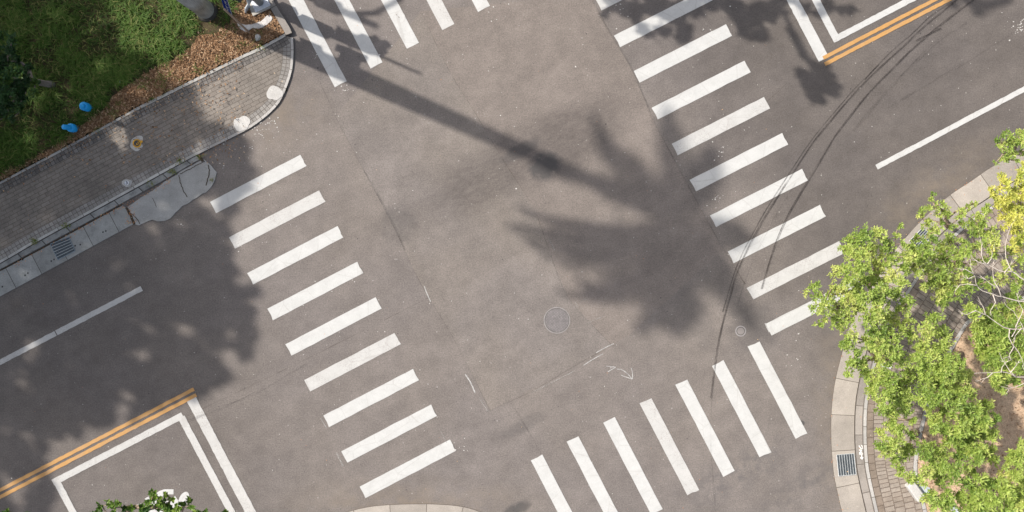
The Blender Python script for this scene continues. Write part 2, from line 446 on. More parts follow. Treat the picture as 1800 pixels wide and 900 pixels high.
# ================================================================== SETTING
mb = MB()
S = 700.0
mb.quad(Vector((-S, -S, -.03)), Vector((S, -S, -.03)), Vector((S, S, -.03)), Vector((-S, S, -.03)), [(0.1, 0), (1, 0), (1, 1), (0, 1)])
tag(mb.build('ground', M['land']), 'wide earth and grass ground stretching away beyond the crossing', 'ground', kind='structure')

def dn(d, n): return (.886*d + .463*n, -.463*d + .886*n)     # road frame (along, across) to picture space
mb = MB(); poly(mb, [dn(-9000, 395), dn(9000, 395), dn(9000, 1140), dn(-9000, 1140)], 0)
poly(mb, [dn(395, -9000), dn(1030, -9000), dn(1030, 395), dn(395, 395)], 0)
poly(mb, [dn(150, 1140), dn(1140, 1140), dn(1140, 9000), dn(150, 9000)], 0)
# rounded-corner fillets of tarmac
poly(mb, [(420, 300), (640, 60), (480, 0), (460, 20), (515, 55), (505, 160), (340, 262)], -.006)
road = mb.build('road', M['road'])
tag(road, 'grey worn asphalt of the two roads and their junction', 'road', kind='structure')
S1 = [(545, 110), (572, 165), (590, 205), (640, 300), (695, 405), (735, 490), (800, 600), (862, 722)]
S2 = [(740, 20), (790, 125), (830, 190), (890, 290), (940, 370), (965, 440), (1000, 525), (1075, 606)]
S4 = [(1036, -10), (1065, 45), (1110, 120), (1150, 215), (1190, 290), (1250, 400), (1310, 500)]
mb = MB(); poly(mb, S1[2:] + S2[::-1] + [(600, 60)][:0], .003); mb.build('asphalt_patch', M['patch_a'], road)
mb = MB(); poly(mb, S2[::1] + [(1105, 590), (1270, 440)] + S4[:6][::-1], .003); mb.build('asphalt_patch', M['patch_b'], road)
for pts, w, m in ((S1, 1.6, 'seam_dark'), (S2, 1.4, 'seam_brown'), (S4[:4], 3.4, 'seam_dark'), (S4[3:], 2.0, 'seam_brown'),
                  ([(855, 724), (930, 690), (1030, 632), (1085, 604)], 1.4, 'seam_brown'), ([(893, 700), (930, 760), (955, 805)], 2.5, 'seam_dark'),
                  ([(640, 300), (690, 390), (712, 440)], 3.2, 'seam_dark'), ([(1360, 60), (1420, 24), (1520, -30)], 1.6, 'seam_brown'),
                  ([(300, 745), (520, 640), (760, 520)], 1.4, 'seam_brown'), ([(1400, 130), (1330, 190), (1160, 250)], 1.2, 'seam_brown')):
    mb = MB(); strip(mb, resample(pts), -w/2, w/2, .006); mb.build('asphalt_seam', M[m], road)
T1 = [(1720, -30), (1680, 2), (1630, 42), (1590, 80), (1548, 118), (1510, 155), (1468, 203), (1430, 250), (1390, 310), (1340, 390), (1300, 470), (1275, 550), (1260, 620), (1250, 700)]
T2 = [(1760, -30), (1700, 8), (1640, 55), (1600, 90), (1565, 125), (1530, 160), (1498, 200), (1470, 237), (1430, 303), (1390, 370), (1365, 425), (1339, 508)]
for pts, w, m in ((T1, 3.4, 'tyre'), (T2, 3.8, 'tyre'), (offset(resample(T1[4:12]), 5), 2.0, 'tyre'), ([(1400, 320), (1352, 400), (1315, 480), (1295, 540)], 2.5, 'tyre_faint'),
                  ([(1690, -5), (1640, 25), (1600, 62), (1565, 92), (1520, 140)], 2.2, 'tyre'), ([(1655, 50), (1630, 62), (1610, 72)], 4, 'tyre'), ([(1262, 620), (1252, 690), (1249, 770), (1258, 900)], 2.2, 'tyre_faint'),
                  ([(1700, 40), (1640, 80), (1560, 160), (1500, 230)], 6, 'tyre_faint'), ([(1780, 60), (1680, 120), (1560, 190)], 4, 'tyre_faint'),
                  ([(540, 640), (430, 700), (330, 740)], 5, 'tyre_faint')):
    mb = MB(); strip(mb, resample([tuple(p) for p in pts]), -w/2, w/2, .013); mb.build('tyre_mark', M[m], road)
for pts, w, m in (([(746, 503), (750, 515), (757, 530)], 1.6, 'chalk'), ([(818, 658), (827, 672), (835, 690)], 2.2, 'chalk'), ([(843, 700), (858, 724)], 1.6, 'chalk_faint'),
                  ([(1079, 604), (1062, 612), (1048, 620)], 1.3, 'chalk'), ([(1060, 622), (1045, 630), (1026, 642)], 1.2, 'chalk'), ([(775, 758), (785, 778)], 1.2, 'chalk_faint'),
                  ([(592, 796), (603, 820)], 3, 'chalk_faint'), ([(1018, 533), (1024, 528), (1032, 525)], 1.2, 'chalk_faint'), ([(965, 420), (975, 440)], 1.3, 'chalk_faint'),
                  ([(1011, 530), (1016, 540)], 1.6, 'chalk_faint'), ([(1345, 568), (1352, 584)], 2, 'chalk'), ([(564, 735), (574, 752)], 2.0, 'chalk_faint'), ([(1032, 568), (1060, 556)], 1, 'chalk_faint'), ([(935, 690), (1010, 652)], 1.2, 'chalk_faint')):
    mb = MB(); strip(mb, resample(pts, 4), -w/2, w/2, .010); mb.build('chalk_line', M[m], road)

rq = random.Random(41); mb = MB()
for (cx, cy, sp, n_) in ((462, 232, 9, 26), (440, 262, 12, 10), (383, 225+22, 8, 6), (478, 215, 6, 10), (1797, 46, 7, 40), (1785, 50, 12, 12), (1240, 62, 14, 14), (1265, 275, 10, 10), (1255, 348, 8, 10), (1080, 16, 14, 16), (1395, 620, 12, 12), (872, 4, 20, 10),
                         (556, 100, 5, 8), (612, 156, 5, 8), (535, 545+5, 60, 14), (385, 290, 14, 6), (318, 398, 10, 6), (804, 790, 5, 6), (500, 300, 60, 14), (680, 60, 40, 12), (900, 640, 300, 40), (1300, 300, 300, 40), (700, 300, 300, 40)):
    for k in range(n_):
        x, y, r_ = rq.gauss(cx, sp), rq.gauss(cy, sp), rq.uniform(.4, 1.5)*(1 if sp < 50 else .7)
        if 520 > x > 300 and y < 300 and (x-515)*.5+(y-90) < 0: continue
        poly(mb, blob(x, y, r_, r_*rq.uniform(.5, 1), 6, .3, rq.randint(1, 999)), .0125)
mb.build('splash', plain('dried_splashes', (.44, .42, .39), .9), road)

# ------------------------------------------------------------------ north-west corner
Wp = [(-1600, 1299), (-900, 933), (-300, 620), (0, 463), (55, 431), (108, 402), (200, 352), (300, 297), (347.5, 271.5), (400, 245.5), (441, 224), (470.5, 202), (491, 180), (505, 150), (513.5, 122), (516, 90), (515, 66)]
W = resample(Wp, 10)
Wl = resample(Wp[:9], 10)
Gl = [(-1600, 1313), (-900, 947), (-300, 633), (0, 476), (103, 421), (215, 360), (300, 313), (345, 286), (358, 280)]
back = [(501, 60), (455, 85), (430, 96), (240, 190), (150, 240), (0, 320), (-900, 790), (-1600, 1155)]
mb = MB(); poly(mb, [tuple(p) for p in offset(W, -4.5)] + back, .05, .06)
tag(mb.build('sidewalk', M['pavers_nw']), 'grey brick-paved sidewalk with a rounded corner beside the grass verge', 'sidewalk', kind='structure')
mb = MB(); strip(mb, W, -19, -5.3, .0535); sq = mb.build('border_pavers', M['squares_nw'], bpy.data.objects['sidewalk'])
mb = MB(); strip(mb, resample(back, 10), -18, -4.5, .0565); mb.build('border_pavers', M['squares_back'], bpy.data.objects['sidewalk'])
mb = MB(); strip(mb, resample(back[:4], 10), -4.5, 1.0, .075, side=.06); strip(mb, resample(back[3:], 10), -4.0, .5, .066, side=.05)
tag(mb.build('kerb', M['edge_old']), 'low concrete edging strip between the grass verge and the pavers', 'kerb', kind='structure')
mb = MB(); i0 = len(Wl) - 1; strip(mb, W[i0-1:], -5.2, 0, .056, side=.06)
tag(mb.build('kerb', M['edge_white']), 'whitish kerb stones curving round the corner of the sidewalk', 'kerb', kind='structure')
mb = MB(); strip(mb, Wl, -5.6, -.3, .060, side=.04)
tag(mb.build('kerb', M['edge_old']), 'chipped pale edging on the upper side of the weathered kerb', 'kerb', kind='structure')
# grey weathered kerb stones below it
mb = MB(); g2 = resample(Gl, 10); w2 = Wl; u = 0
n = 150
def along(pts, t):
    L = [0]
    for i in range(1, len(pts)): L.append(L[-1] + (pts[i]-pts[i-1]).length)
    s = t*L[-1]
    for i in range(1, len(pts)):
        if L[i] >= s:
            return pts[i-1].lerp(pts[i], (s-L[i-1])/max(1e-6, L[i]-L[i-1]))
    return pts[-1]
prev = None
for i in range(n+1):
    a = along(w2, i/n); b = along(g2, i/n)
    a2 = a.lerp(b, .10); b2 = a.lerp(b, .82)
    cur = (P(*a2, .048), P(*b2, .044), P(*b2, .0))
    if prev:
        du = (cur[0]-prev[0]).length
        uvq = [(u, .01), (u+du, .01), (u+du, .2), (u, .2)]
        mb.quad(prev[1], cur[1], cur[0], prev[0], uvq)
        mb.quad(prev[2], cur[2], cur[1], prev[1], uvq); u += du
    prev = cur
tag(mb.build('kerb', M['kerb_nw']), 'dark weathered kerb stones along the shaded gutter', 'kerb', kind='structure')
gut = Gl + [(372, 292), (381, 303), (378, 316), (370, 330), (362, 338), (345, 348), (333, 356), (320, 362), (308, 374), (299, 384), (290, 388), (277, 389), (268, 386), (255, 391), (244, 396), (233, 393), (100, 466), (0, 521), (-300, 678), (-900, 991), (-1600, 1357)]
mb = MB(); poly(mb, rough(Gl + [(226, 372), (236, 394), (100, 466), (0, 521), (-300, 678), (-900, 991), (-1600, 1357)], 9, .3) if 0 else Gl[:6] + [(222, 366), (236, 393), (100, 467), (0, 521), (-300, 678), (-900, 991), (-1600, 1357)], .020, .03)
gutter = mb.build('gutter', M['gutter_nw']); tag(gutter, 'jointed concrete gutter slabs below the shaded kerb', 'gutter', kind='structure')
ap = [(222, 365), (300, 313), (345, 286), (358, 279)] + gut[len(Gl):len(Gl)+15] + [(236, 394)]
mb = MB(); poly(mb, rough(ap, 6, .7), .026, .03); apron = mb.build('concrete_apron', M['apron'], gutter)
mb = MB()
for pts, w in (([(222, 365), (226, 372), (231, 381), (236, 395)], 4.5), ([(225, 372), (236, 380), (243, 388), (246, 393)], 1.4), ([(314, 308), (317, 320), (322, 334), (329, 346)], 1.5),
               ([(366, 290), (368, 302), (364, 318), (362, 326)], 1.8), ([(268, 348), (275, 364)], .8), ([(346, 272), (352, 278), (357, 283)], 5), ([(316, 306), (336, 296), (360, 283)], 1.2)):
    pp = resample(pts, 3); pp = [p + Vector((R.gauss(0, .4), R.gauss(0, .4))) for p in pp]; strip(mb, pp, -w/2, w/2, .0305 if pts[0][0] < 340 or pts[0][1] > 280 else .0505)
strip(mb, resample(Gl[1:6], 8), -1.0, .9, .0225)
strip(mb, resample(Gl[:3], 8), -1.0, 1.6, .0235)
mb.build('crack', plain('crack_dirt', (.06, .045, .03), .95), gutter)
mb = MB()
for x, y in ((36, 456), (40, 456), (90, 459), (95, 456), (132, 432), (141, 430), (181, 408), (186, 406), (4, 504), (44, 484), (49, 480)):
    mb.add([P(x-1.2, y+1.5, .0245), P(x+1.2, y+1.2, .0245), P(x+1, y-1.6, .0245), P(x-1, y-1.2, .0245)], [(0, 1, 2, 3)])
mb.build('lifting_slot', M['pit'], gutter)
# kerb up the north road
Np = [(513, 58), (510, 50), (498, 30), (483.5, 6), (470, -19), (330, -287), (0, -919), (-3000, -6660)]
mb = MB(); strip(mb, resample(Np, 14), -12, 0, .13, side=.13)
tag(mb.build('kerb', M['kerb_se']), 'grey concrete kerb beside the dry leaves at the north road', 'kerb', kind='structure')
# verge
vg = [(500, 57), (487, 28), (461, -18), (322, -285), (-8, -917), (-3000, -6640), (-3600, -6000), (-6000, 3000), (-1600, 1152), (-900, 787), (0, 317), (150, 237), (240, 187), (430, 93), (455, 82)]
mb = MB(); poly(mb, vg, .054, .06)
tag(mb.build('verge', M['soil_nw']), 'dark soil of the grass verge behind the sidewalk', 'verge', kind='structure')
lb = [(500, 57), (487, 28), (470, -2), (440, -40), (420, 0), (405, 40), (380, 60), (352, 62), (335, 85), (305, 105), (270, 120), (240, 140), (205, 165), (180, 195), (150, 215), (90, 262), (40, 290), (0, 303), (0, 317), (150, 237), (240, 187), (430, 93), (455, 82)]
mb = MB(); poly(mb, rough(lb, 6, 2.2), .060); mb.build('litter_bed', M['litter_bed'], bpy.data.objects['verge'])

# ------------------------------------------------------------------ south-east corner
Ep = [(2900, 3680), (1660, 1306), (1500, 1000), (1483, 915), (1471, 862), (1465, 830), (1461, 780), (1461, 730), (1464, 693), (1471, 655), (1479, 624), (1491, 580), (1512, 532), (1545, 482), (1575, 438), (1609, 398), (1642, 366), (1672, 341), (1707, 318), (1742, 294), (1800, 262), (1900, 209), (2300, 0), (4000, -888)]
E = resample(Ep, 10)
mb = MB(); strip(mb, E, 0, 41, .012, .024, side=.03)
tag(mb.build('gutter', M['gutter_se']), 'pale sunlit concrete gutter curving under the bright green trees', 'gutter', kind='structure')
mb = MB(); strip(mb, E, 42.3, 55.2, .045, .055, side=.06)
tag(mb.build('kerb', M['kerb_se']), 'flat concrete kerb band beside the pale curved gutter', 'kerb', kind='structure')
mb = MB(); strip(mb, E, 56.5, 62.5, .13, .13, side=.12)
tag(mb.build('kerb', M['edge_white']), 'narrow white kerb edge along the beige pavers', 'kerb', kind='structure')
mb = MB(); strip(mb, E, 74.6, 74.6+17.72*9, .122)
sw = mb.build('sidewalk', M['pavers_se']); tag(sw, 'beige paved sidewalk curving beside the planting bed', 'sidewalk', kind='structure')
mb = MB(); strip(mb, E, 62.8, 74.3, .122); mb.build('border_pavers', M['pavers_se_edge'], sw)
mb = MB()
poly(mb, [tuple(p) for p in offset(E, 60)] + [(9000, -1000), (9000, 6000), (3400, 6000)], .11, .1)
mb.build('paver_base', M['pavers_se_edge'], sw)
bed = [(2600, 130), (1950, 455), (1800, 520), (1740, 545), (1706, 558), (1690, 577), (1668, 615), (1645, 660), (1626, 715), (1610, 785), (1606, 830), (1618, 880), (1640, 960), (1740, 1150), (3000, 3500), (6000, 4000), (6000, 0)]
mb = MB(); poly(mb, bed, .15, .05)
tag(mb.build('soil', M['soil_se']), 'bare brown soil of the planting bed under the trees', 'soil', kind='structure')
mb = MB(); strip(mb, resample(bed[1:14], 10), -7, 0, .165, side=.06)
tag(mb.build('kerb', M['edge_white']), 'pale stone edging round the planting bed', 'kerb', kind='structure')

# ------------------------------------------------------------------ south-west and north-east corners
sw_ = [(300, 1115), (420, 1020), (520, 945), (575, 913), (610, 900), (650, 890.5), (700, 886.5), (760, 886), (810, 890), (845, 900), (880, 920), (910, 960), (950, 1030), (1050, 1215), (2000, 3033)]
swp = resample([(-4000, 3355), (-300, 1421)] + sw_, 10)
mb = MB(); strip(mb, swp, 0, 40, .02, .03, side=.03)
tag(mb.build('gutter', M['gutter_se']), 'pale curved gutter slabs peeping in at the lower edge', 'gutter', kind='structure')
mb = MB(); strip(mb, swp, 41, 54, .12, side=.12)
tag(mb.build('kerb', M['kerb_se']), 'kerb at the corner beyond the lower gutter', 'kerb', kind='structure')
mb = MB(); poly(mb, [tuple(p) for p in offset(swp, 54.5)] + [(500, 5000), (-4000, 5000)], .118, .1)
tag(mb.build('sidewalk', M['pavers_nw']), 'paved corner beyond the lower gutter', 'sidewalk', kind='structure')
nep = resample([(-2060, -6000), (830, -480), (930, -290), (990, -190), (1060, -125), (1150, -128), (1250, -178), (1500, -308), (4000, -1614)], 12)
mb = MB(); strip(mb, nep, -14, 0, .14, side=.14)
tag(mb.build('kerb', M['kerb_se']), 'kerb at the corner beyond the upper edge', 'kerb', kind='structure')
mb = MB(); poly(mb, [tuple(p) for p in offset(nep, -14.5)] + [(4000, -6000)], .125, .1)
tag(mb.build('sidewalk', M['pavers_nw']), 'paved corner beyond the upper edge', 'sidewalk', kind='structure')

# ================================================================== ROAD MARKINGS
def marking(mb, pts, z=.009, step=6, amp=.22): poly(mb, rough(pts, step, amp), z)
def crossing(label, first, pitch, lng, wid, count, start=0):
    c = Vector(first) + Vector(pitch)*(start+(count-1)/2) + Vector(lng)/2
    t = thing('zebra_crossing', P(c.x, c.y, .009), label, 'zebra crossing', 'zebra crossings of the junction')
    for i in range(start, start+count):
        a = Vector(first) + Vector(pitch)*i + Vector((R.uniform(-1, 1), R.uniform(-.6, .6))); l = Vector(lng); w = Vector(wid)
        e = [R.uniform(-.8, .8) for _ in range(4)]; ln = l.normalized()
        mb = MB()
        # the ends are a touch ragged, as laid thermoplastic is
        p = [a+ln*e[0], a+l+ln*e[1], a+l+w+ln*e[2], a+w+ln*e[3]]
        q = [p[0]] + [p[0].lerp(p[1], k/12) + w.normalized()*R.gauss(0, .18) for k in range(1, 12)] + [p[1]]
        q += [p[1].lerp(p[2], .45)+ln*R.uniform(-1.2, .3), p[1].lerp(p[2], .7)+ln*R.uniform(-1.2, .3), p[2]]
        q += [p[2].lerp(p[3], k/12) + w.normalized()*R.gauss(0, .18) for k in range(1, 12)] + [p[3], p[3].lerp(p[0], .4)+ln*R.uniform(-.3, 1.2)]
        poly(mb, [tuple(x) for x in q], .009)
        mb.build('stripe', M['white_worn'] if (i*7+count) % 4 == 0 else M['white'], t)
    return t
crossing('zebra crossing of nine white stripes crossing the left arm of the road', (370.5, 355), (32.75, 62.6), (158.5, -82.8), (10.5, 20), 9)
zr = crossing('long zebra crossing of white stripes passing under the bright green tree', (1080, 62), (33.3, 63.45), (162.5, -82.5), (10.8, 20.3), 11, -2)
crossing('zebra crossing at the upper edge with a small round cover in one stripe', (589, 153), (63, -33.2), (-81, -153), (21, -10.8), 7)
crossing('zebra crossing of slanted white stripes running off the lower edge beside the chalk arrow', (1315, 610), (-63.8, 33.2), (84, 161.5), (20.6, -9.6), 7)

def line(name, quads, mat, label, cat, group=None, part='line', z=.0115):
    c = Vector(quads[0][0]); t = thing(name, P(c.x, c.y, .009), label, cat, group)
    for q in quads:
        mb = MB(); marking(mb, q, z); mb.build(part, M[mat], t)
    return t
def band(a, b, w, j=0.0):
    a = Vector(a); b = Vector(b); n_ = Vector((-(b-a).y, (b-a).x)).normalized()*w/2
    return [tuple(a+n_), tuple(b+n_), tuple(b-n_), tuple(a-n_)]
mb = MB(); marking(mb, band((249, 507), (99, 585), 9.2)); marking(mb, band((97.5, 586), (-60, 668), 9.2))
o = mb.build('lane_line', M['white_worn'], origin=P(97, 586)); tag(o, 'white lane line in the dark tree shade below the drain grate', 'lane line', 'white lane lines')
mb = MB(); marking(mb, band((1541, 294), (1830, 141), 9.2))
o = mb.build('lane_line', M['white'], origin=P(1600, 262)); tag(o, 'white lane line in full sun beside the tyre marks', 'lane line', 'white lane lines')
line('double_yellow_line', [band((341, 684), (-500, 1122), 6.3), band((345, 694), (-500, 1134.5), 6.3)], 'yellow', 'double yellow line beside the motorcycle symbol box, partly in shade', 'yellow line', 'double yellow lines')
line('double_yellow_line', [band((1447, 102), (2300, -343), 6.4), band((1450, 113), (2300, -331), 6.4)], 'yellow', 'double yellow line in full sun beside the curving tyre marks', 'yellow line', 'double yellow lines')
mb = MB(); marking(mb, band((335, 699), (480, 976), 17.5)); o = mb.build('stop_line', M['white_worn'], origin=P(400, 830))
tag(o, 'thick worn white stop line beside the motorcycle symbol box', 'stop line', 'stop lines')
mb = MB(); marking(mb, band((1448, 104), (1330, -121), 19.5)); o = mb.build('stop_line', M['white'], origin=P(1410, 30))
tag(o, 'thick white stop line ending at the sunlit double yellow line', 'stop line', 'stop lines')
t = thing('waiting_box', P(250, 850, .009), 'white waiting box outline with a motorcycle symbol half hidden by leaves', 'road marking', 'waiting boxes')
for k, q in enumerate((band((321, 730), (93, 848.5), 11.5), band((318.5, 733), (420, 925), 12.5), band((99, 845), (150, 942), 12.0))):
    mb = MB(); marking(mb, q, .009 if k == 0 else .0108); mb.build('outline', M['white_worn'], t)
mb = MB()
for pts in ([(323+9.2*math.cos(w)*1.0-3*math.sin(w), 878+13.5*math.sin(w)-1.5*math.cos(w)) for w in [k*math.pi/10 for k in range(20)]],
            [(264, 881), (272, 869), (280, 863), (289, 860), (305, 860), (305, 869), (294, 869), (285, 873), (278, 880), (271, 888)],
            [(289, 883), (308, 872), (318, 887), (306, 893), (298, 892)], [(222, 896), (232, 888.5), (248, 885), (248.5, 890.5), (238, 892.5), (228, 899)], [(254, 877), (261, 872.5), (264, 878), (257, 882)],
            [(255, 902), (272, 893), (296, 897), (310, 915), (300, 935), (280, 941), (262, 930)], [(196, 935), (215, 905), (235, 915), (225, 940)]):
    poly(mb, pts, .009)
mb.build('motorcycle_symbol', M['white'], t)
t = thing('waiting_box', P(1470, 60, .009), 'empty white waiting box outline at the upper edge beside the sunlit double yellow line', 'road marking', 'waiting boxes')
for k, q in enumerate((band((1472, 72), (1405, -56), 13), band((1466, 69.5), (1760, -84), 10.5))):
    mb = MB(); marking(mb, q, .009+.0015*k); mb.build('outline', M['white'], t)
t = thing('chalk_arrow', P(1090, 655, .01), 'hand drawn white chalk letter A with a small curved arrow', 'chalk marking')
for nm, sts in (('letter', ([(1066, 643.5), (1082.5, 645.5)], [(1082.5, 645.5), (1068.5, 653.5)], [(1073.5, 644.5), (1074.5, 650)])),
                ('arrow', ([(1084, 648.5), (1092, 649.5), (1098, 653), (1105, 659), (1111.5, 666.5)], [(1109.5, 647), (1111.5, 653), (1112, 666)], [(1092, 659.3), (1100, 662.5), (1111.5, 666.5)]))):
    mb = MB()
    for st in sts: strip(mb, resample(st, 3), -.65, .65, .010)
    mb.build(nm, M['chalk'], t)
t = thing('kerb_writing', P(1513, 795, .06), 'white hand painted survey mark with an arrow on the kerb beside the drain grate', 'painted mark')
for nm, sts in (('numeral', ([(1509.8, 783.2), (1512.2, 787), (1516, 790.2)], [(1514.2, 782.6), (1516.4, 785.5), (1516, 790)])),
                ('numeral', ([(1510, 791), (1516, 791.3)], [(1516, 791.3), (1512, 793.6), (1516, 795)], [(1516, 795), (1510.2, 796)])),
                ('arrow', ([(1510.3, 798), (1517.2, 797.8)], [(1514.6, 798), (1515, 807)], [(1512.4, 804), (1515.2, 807.6), (1517.3, 803.6)]))):
    mb = MB()
    for st in sts: strip(mb, [Vector(p) for p in st], -.75, .75, .0565)
    mb.build(nm, M['white_stroke'], t)

# ================================================================== COVERS AND GRATES
def disc(mb, cx, cy, r, z, n=40, r0=0.0):
    a = [P(cx, cy, z) + Vector((math.cos(2*math.pi*k/n), math.sin(2*math.pi*k/n), 0))*r for k in range(n)]
    if not r0: mb.add(a, [tuple(range(n))])
    else:
        b = [P(cx, cy, z) + Vector((math.cos(2*math.pi*k/n), math.sin(2*math.pi*k/n), 0))*r0 for k in range(n)]
        mb.add(a+b, [(k, (k+1) % n, n+(k+1) % n, n+k) for k in range(n)])
t = thing('manhole_cover', P(979, 563, .005), 'large round grey manhole cover in the middle of the junction', 'manhole cover')
mb = MB(); disc(mb, 979, 563, .415, .006, 48, .385); mb.build('rim', M['iron_rim'], t)
mb = MB(); disc(mb, 979, 563, .384, .0045, 48, .368); mb.build('gap', M['dusty_gap'], t)
tt = NT('manhole_plate', .7, .3); tt.b.inputs['Metallic'].default_value = .1
bk = tt.brick(tt.map(tt.road(), loc=(.3, .2, 0)), .055, .04, .008, .5, (.205, .185, .182), (.17, .155, .152), (.115, .105, .102))
tt.col(tt.mul(bk.outputs['Color'], tt.rng(tt.noise(7, 4, .7), .3, .7, .8, 1.2)))
mb = MB(); disc(mb, 979, 563, .367, .0075, 48); mb.build('plate', tt.m, t)
t = thing('valve_cover', P(1302, 582, .005), 'small round dusty valve cover near the end of the shaded stripes', 'valve cover')
mb = MB(); disc(mb, 1302, 582, .17, .005, 28, .135); mb.build('rim', M['patch_b'] if 0 else plain('dusty_rim', (.22, .205, .2), .85), t)
mb = MB(); disc(mb, 1302, 582, .134, .004, 28, .11); mb.build('gap', plain('rim_dirt', (.085, .075, .07), .9), t)
mb = MB(); disc(mb, 1302, 582, .109, .006, 28); mb.build('plate', plain('dusty_plate', (.175, .158, .15), .85), t)
t = thing('valve_cover', P(702, 31, .012), 'small painted-over round cover inside a white stripe at the upper edge', 'valve cover')
mb = MB(); disc(mb, 702, 31, .185, .0125, 32, .172); mb.build('rim', plain('paint_crack', (.42, .40, .38), .8), t)
mb = MB(); disc(mb, 702, 31, .171, .0122, 32); mb.build('plate', M['white'], t)
for x, y in ((697, 26), (701, 30)):
    mb = MB(); mb.box(P(x, y, .0145), .05, .02, .002, -.5); mb.build('keyhole', M['bark_dark'], t)

def valve(px, py, ringm, label, blobs, rp):
    t = thing('valve_cover', P(px, py, .052), label, 'valve cover')
    mb = MB(); poly(mb, blobs, .056); mb.build('cement_collar', M['cement'], t)
    q = P(px, py, .056)
    mb = MB(); mb.lathe(q, [(rp, 0), (rp, .02), (rp*.9, .026), (rp*.72, .024), (rp*.70, .012)], 24)
    mb.box(q + Vector((rp*.95, rp*.35, .008)), rp*.7, rp*.5, .02, .5); mb.build('ring', ringm, t)
    mb = MB(); mb.lathe(q, [(rp*.70, .013), (rp*.68, .018), (rp*.2, .02)], 20)
    mb.build('lid', M['dark_metal'] if ringm == M['yellow_cap'] else M['plate'], t)
    mb = MB()
    for k in range(4): mb.box(q+Vector((R.uniform(-.4, .4)*rp, R.uniform(-.4, .4)*rp, .023)), rp*.5, rp*.16, .006, R.uniform(0, 3))
    mb.build('marking', M['yellow_cap'] if ringm == M['yellow_cap'] else M['dark_metal'], t)
valve(241, 252, M['yellow_cap'], 'yellow round valve cover in a ragged white cement collar on the pavers', blob(240.5, 252, 12, 12.5, 26, .22, 5), .135)
valve(223, 321.5, M['cement'], 'white painted round valve cover near the kerb on the pavers', blob(223, 321.5, 8, 7.5, 22, .15, 3), .10)
for k, (x, y, rx, ry, s, lb_) in enumerate(((425, 217, 14, 13.5, 11, 'round splash of white cement on the kerb edge nearer the yellow cover'), (482.5, 163.5, 13, 13.5, 4, 'round splash of white cement on the kerb edge at the sidewalk corner'))):
    mb = MB(); poly(mb, rough(blob(x, y, rx, ry, 26, .16, s), 3, .4), .064, .012)
    tag(mb.build('cement_splash', M['cement'], origin=P(x, y, .052)), lb_, 'cement splash', 'white cement splashes')

def grate(corners, nb, nc, z, label, frame=.035, light=False, flip=False):
    c = [Vector(P(x, y, z)) for x, y in corners]
    ctr = sum(c, Vector())/4
    t = thing('drain_grate', ctr, label, 'drain grate', 'drain grates in the gutters')
    def at(u, v, dz=0): return c[0].lerp(c[1], u).lerp(c[3].lerp(c[2], u), v) + Vector((0, 0, dz))
    mb = MB(); mb.add([at(0, 0, .001), at(1, 0, .001), at(1, 1, .001), at(0, 1, .001)], [(3, 2, 1, 0)]); mb.build('pit', M['pit'], t)
    mb = MB()
    for a, b in (((0, 0), (1, 0)), ((1, 0), (1, 1)), ((1, 1), (0, 1)), ((0, 1), (0, 0))):
        mb.tube([at(*a, .008), at(*b, .008)], .012, 4)
    mb.build('frame', M['grate_pale'] if light else M['grate'], t)
    mb = MB()
    for k in range(1, nb): mb.tube([at(k/nb, .01, .008), at(k/nb, .99, .008)], .0052, 4) if not flip else mb.tube([at(.01, k/nb, .008), at(.99, k/nb, .008)], .0052, 4)
    mb.build('bars', M['grate'], t)
    mb = MB()
    for k in range(1, nc): mb.tube([at(.01, k/nc, .012), at(.99, k/nc, .012)], .0075, 4) if not flip else mb.tube([at(k/nc, .01, .012), at(k/nc, .99, .012)], .0075, 4)
    mb.build('cross_bars', M['grate_pale'], t)
grate([(88.8, 429), (121.3, 416.6), (132.2, 441), (101.8, 456.6)], 22, 6, .022, 'dark drain grate in the shaded concrete gutter below the pavers')
grate([(1470.7, 799.6), (1501, 797), (1505, 834), (1474.3, 836.9)], 20, 7, .024, 'pale metal drain grate in the sunlit gutter beside the painted kerb mark', light=True, flip=True)
grate([(1598, 424), (1622, 400), (1640, 414), (1616, 440)], 20, 6, .026, 'drain grate half hidden under leaves of the bright green trees', light=True)

# ================================================================== BLUE POSTS, SIGN, SIGNAL, STONES
def blue_post(px, py, hb, lean, nl, label):
    b = P(px, py, .054); t = thing('blue_post', b, label, 'post', 'blue posts in the grass')
    ax = Vector((lean[0], lean[1], 1)).normalized()
    mb = MB(); mb.lathe(b, [(.130, -.05), (.132, hb-.02), (.122, hb), (.10, hb+.006)], 28, ax); mb.build('body', M['blue'], t, True)
    top = b + ax*(hb); a2 = Vector((nl[0], nl[1], 1)).normalized()
    mb = MB(); mb.lathe(top, [(.078, -.02), (.076, nl[2]-.015), (.066, nl[2]), (.03, nl[2]+.004)], 24, a2); mb.build('cap', M['blue'], t, True)
blue_post(157, 190, .40, (0, 0), (0, 0, .10), 'upright blue plastic post in the grass farther from the tree')
blue_post(131, 226, .24, (-.1, .0), (-.32, -.08, .27), 'leaning blue plastic post in the grass nearer the pavers')

sb = P(438, 57, .06); t = thing('street_sign', sb, 'dark blue street sign with white lettering on a thin brown post', 'street sign')
topp = P(394.5, 16.5, 2.45)
mb = MB(); mb.tube([sb, topp], .032, 10); mb.tube([topp, topp+Vector((0, 0, .01))], .034, 10); mb.build('post', M['post'], t)
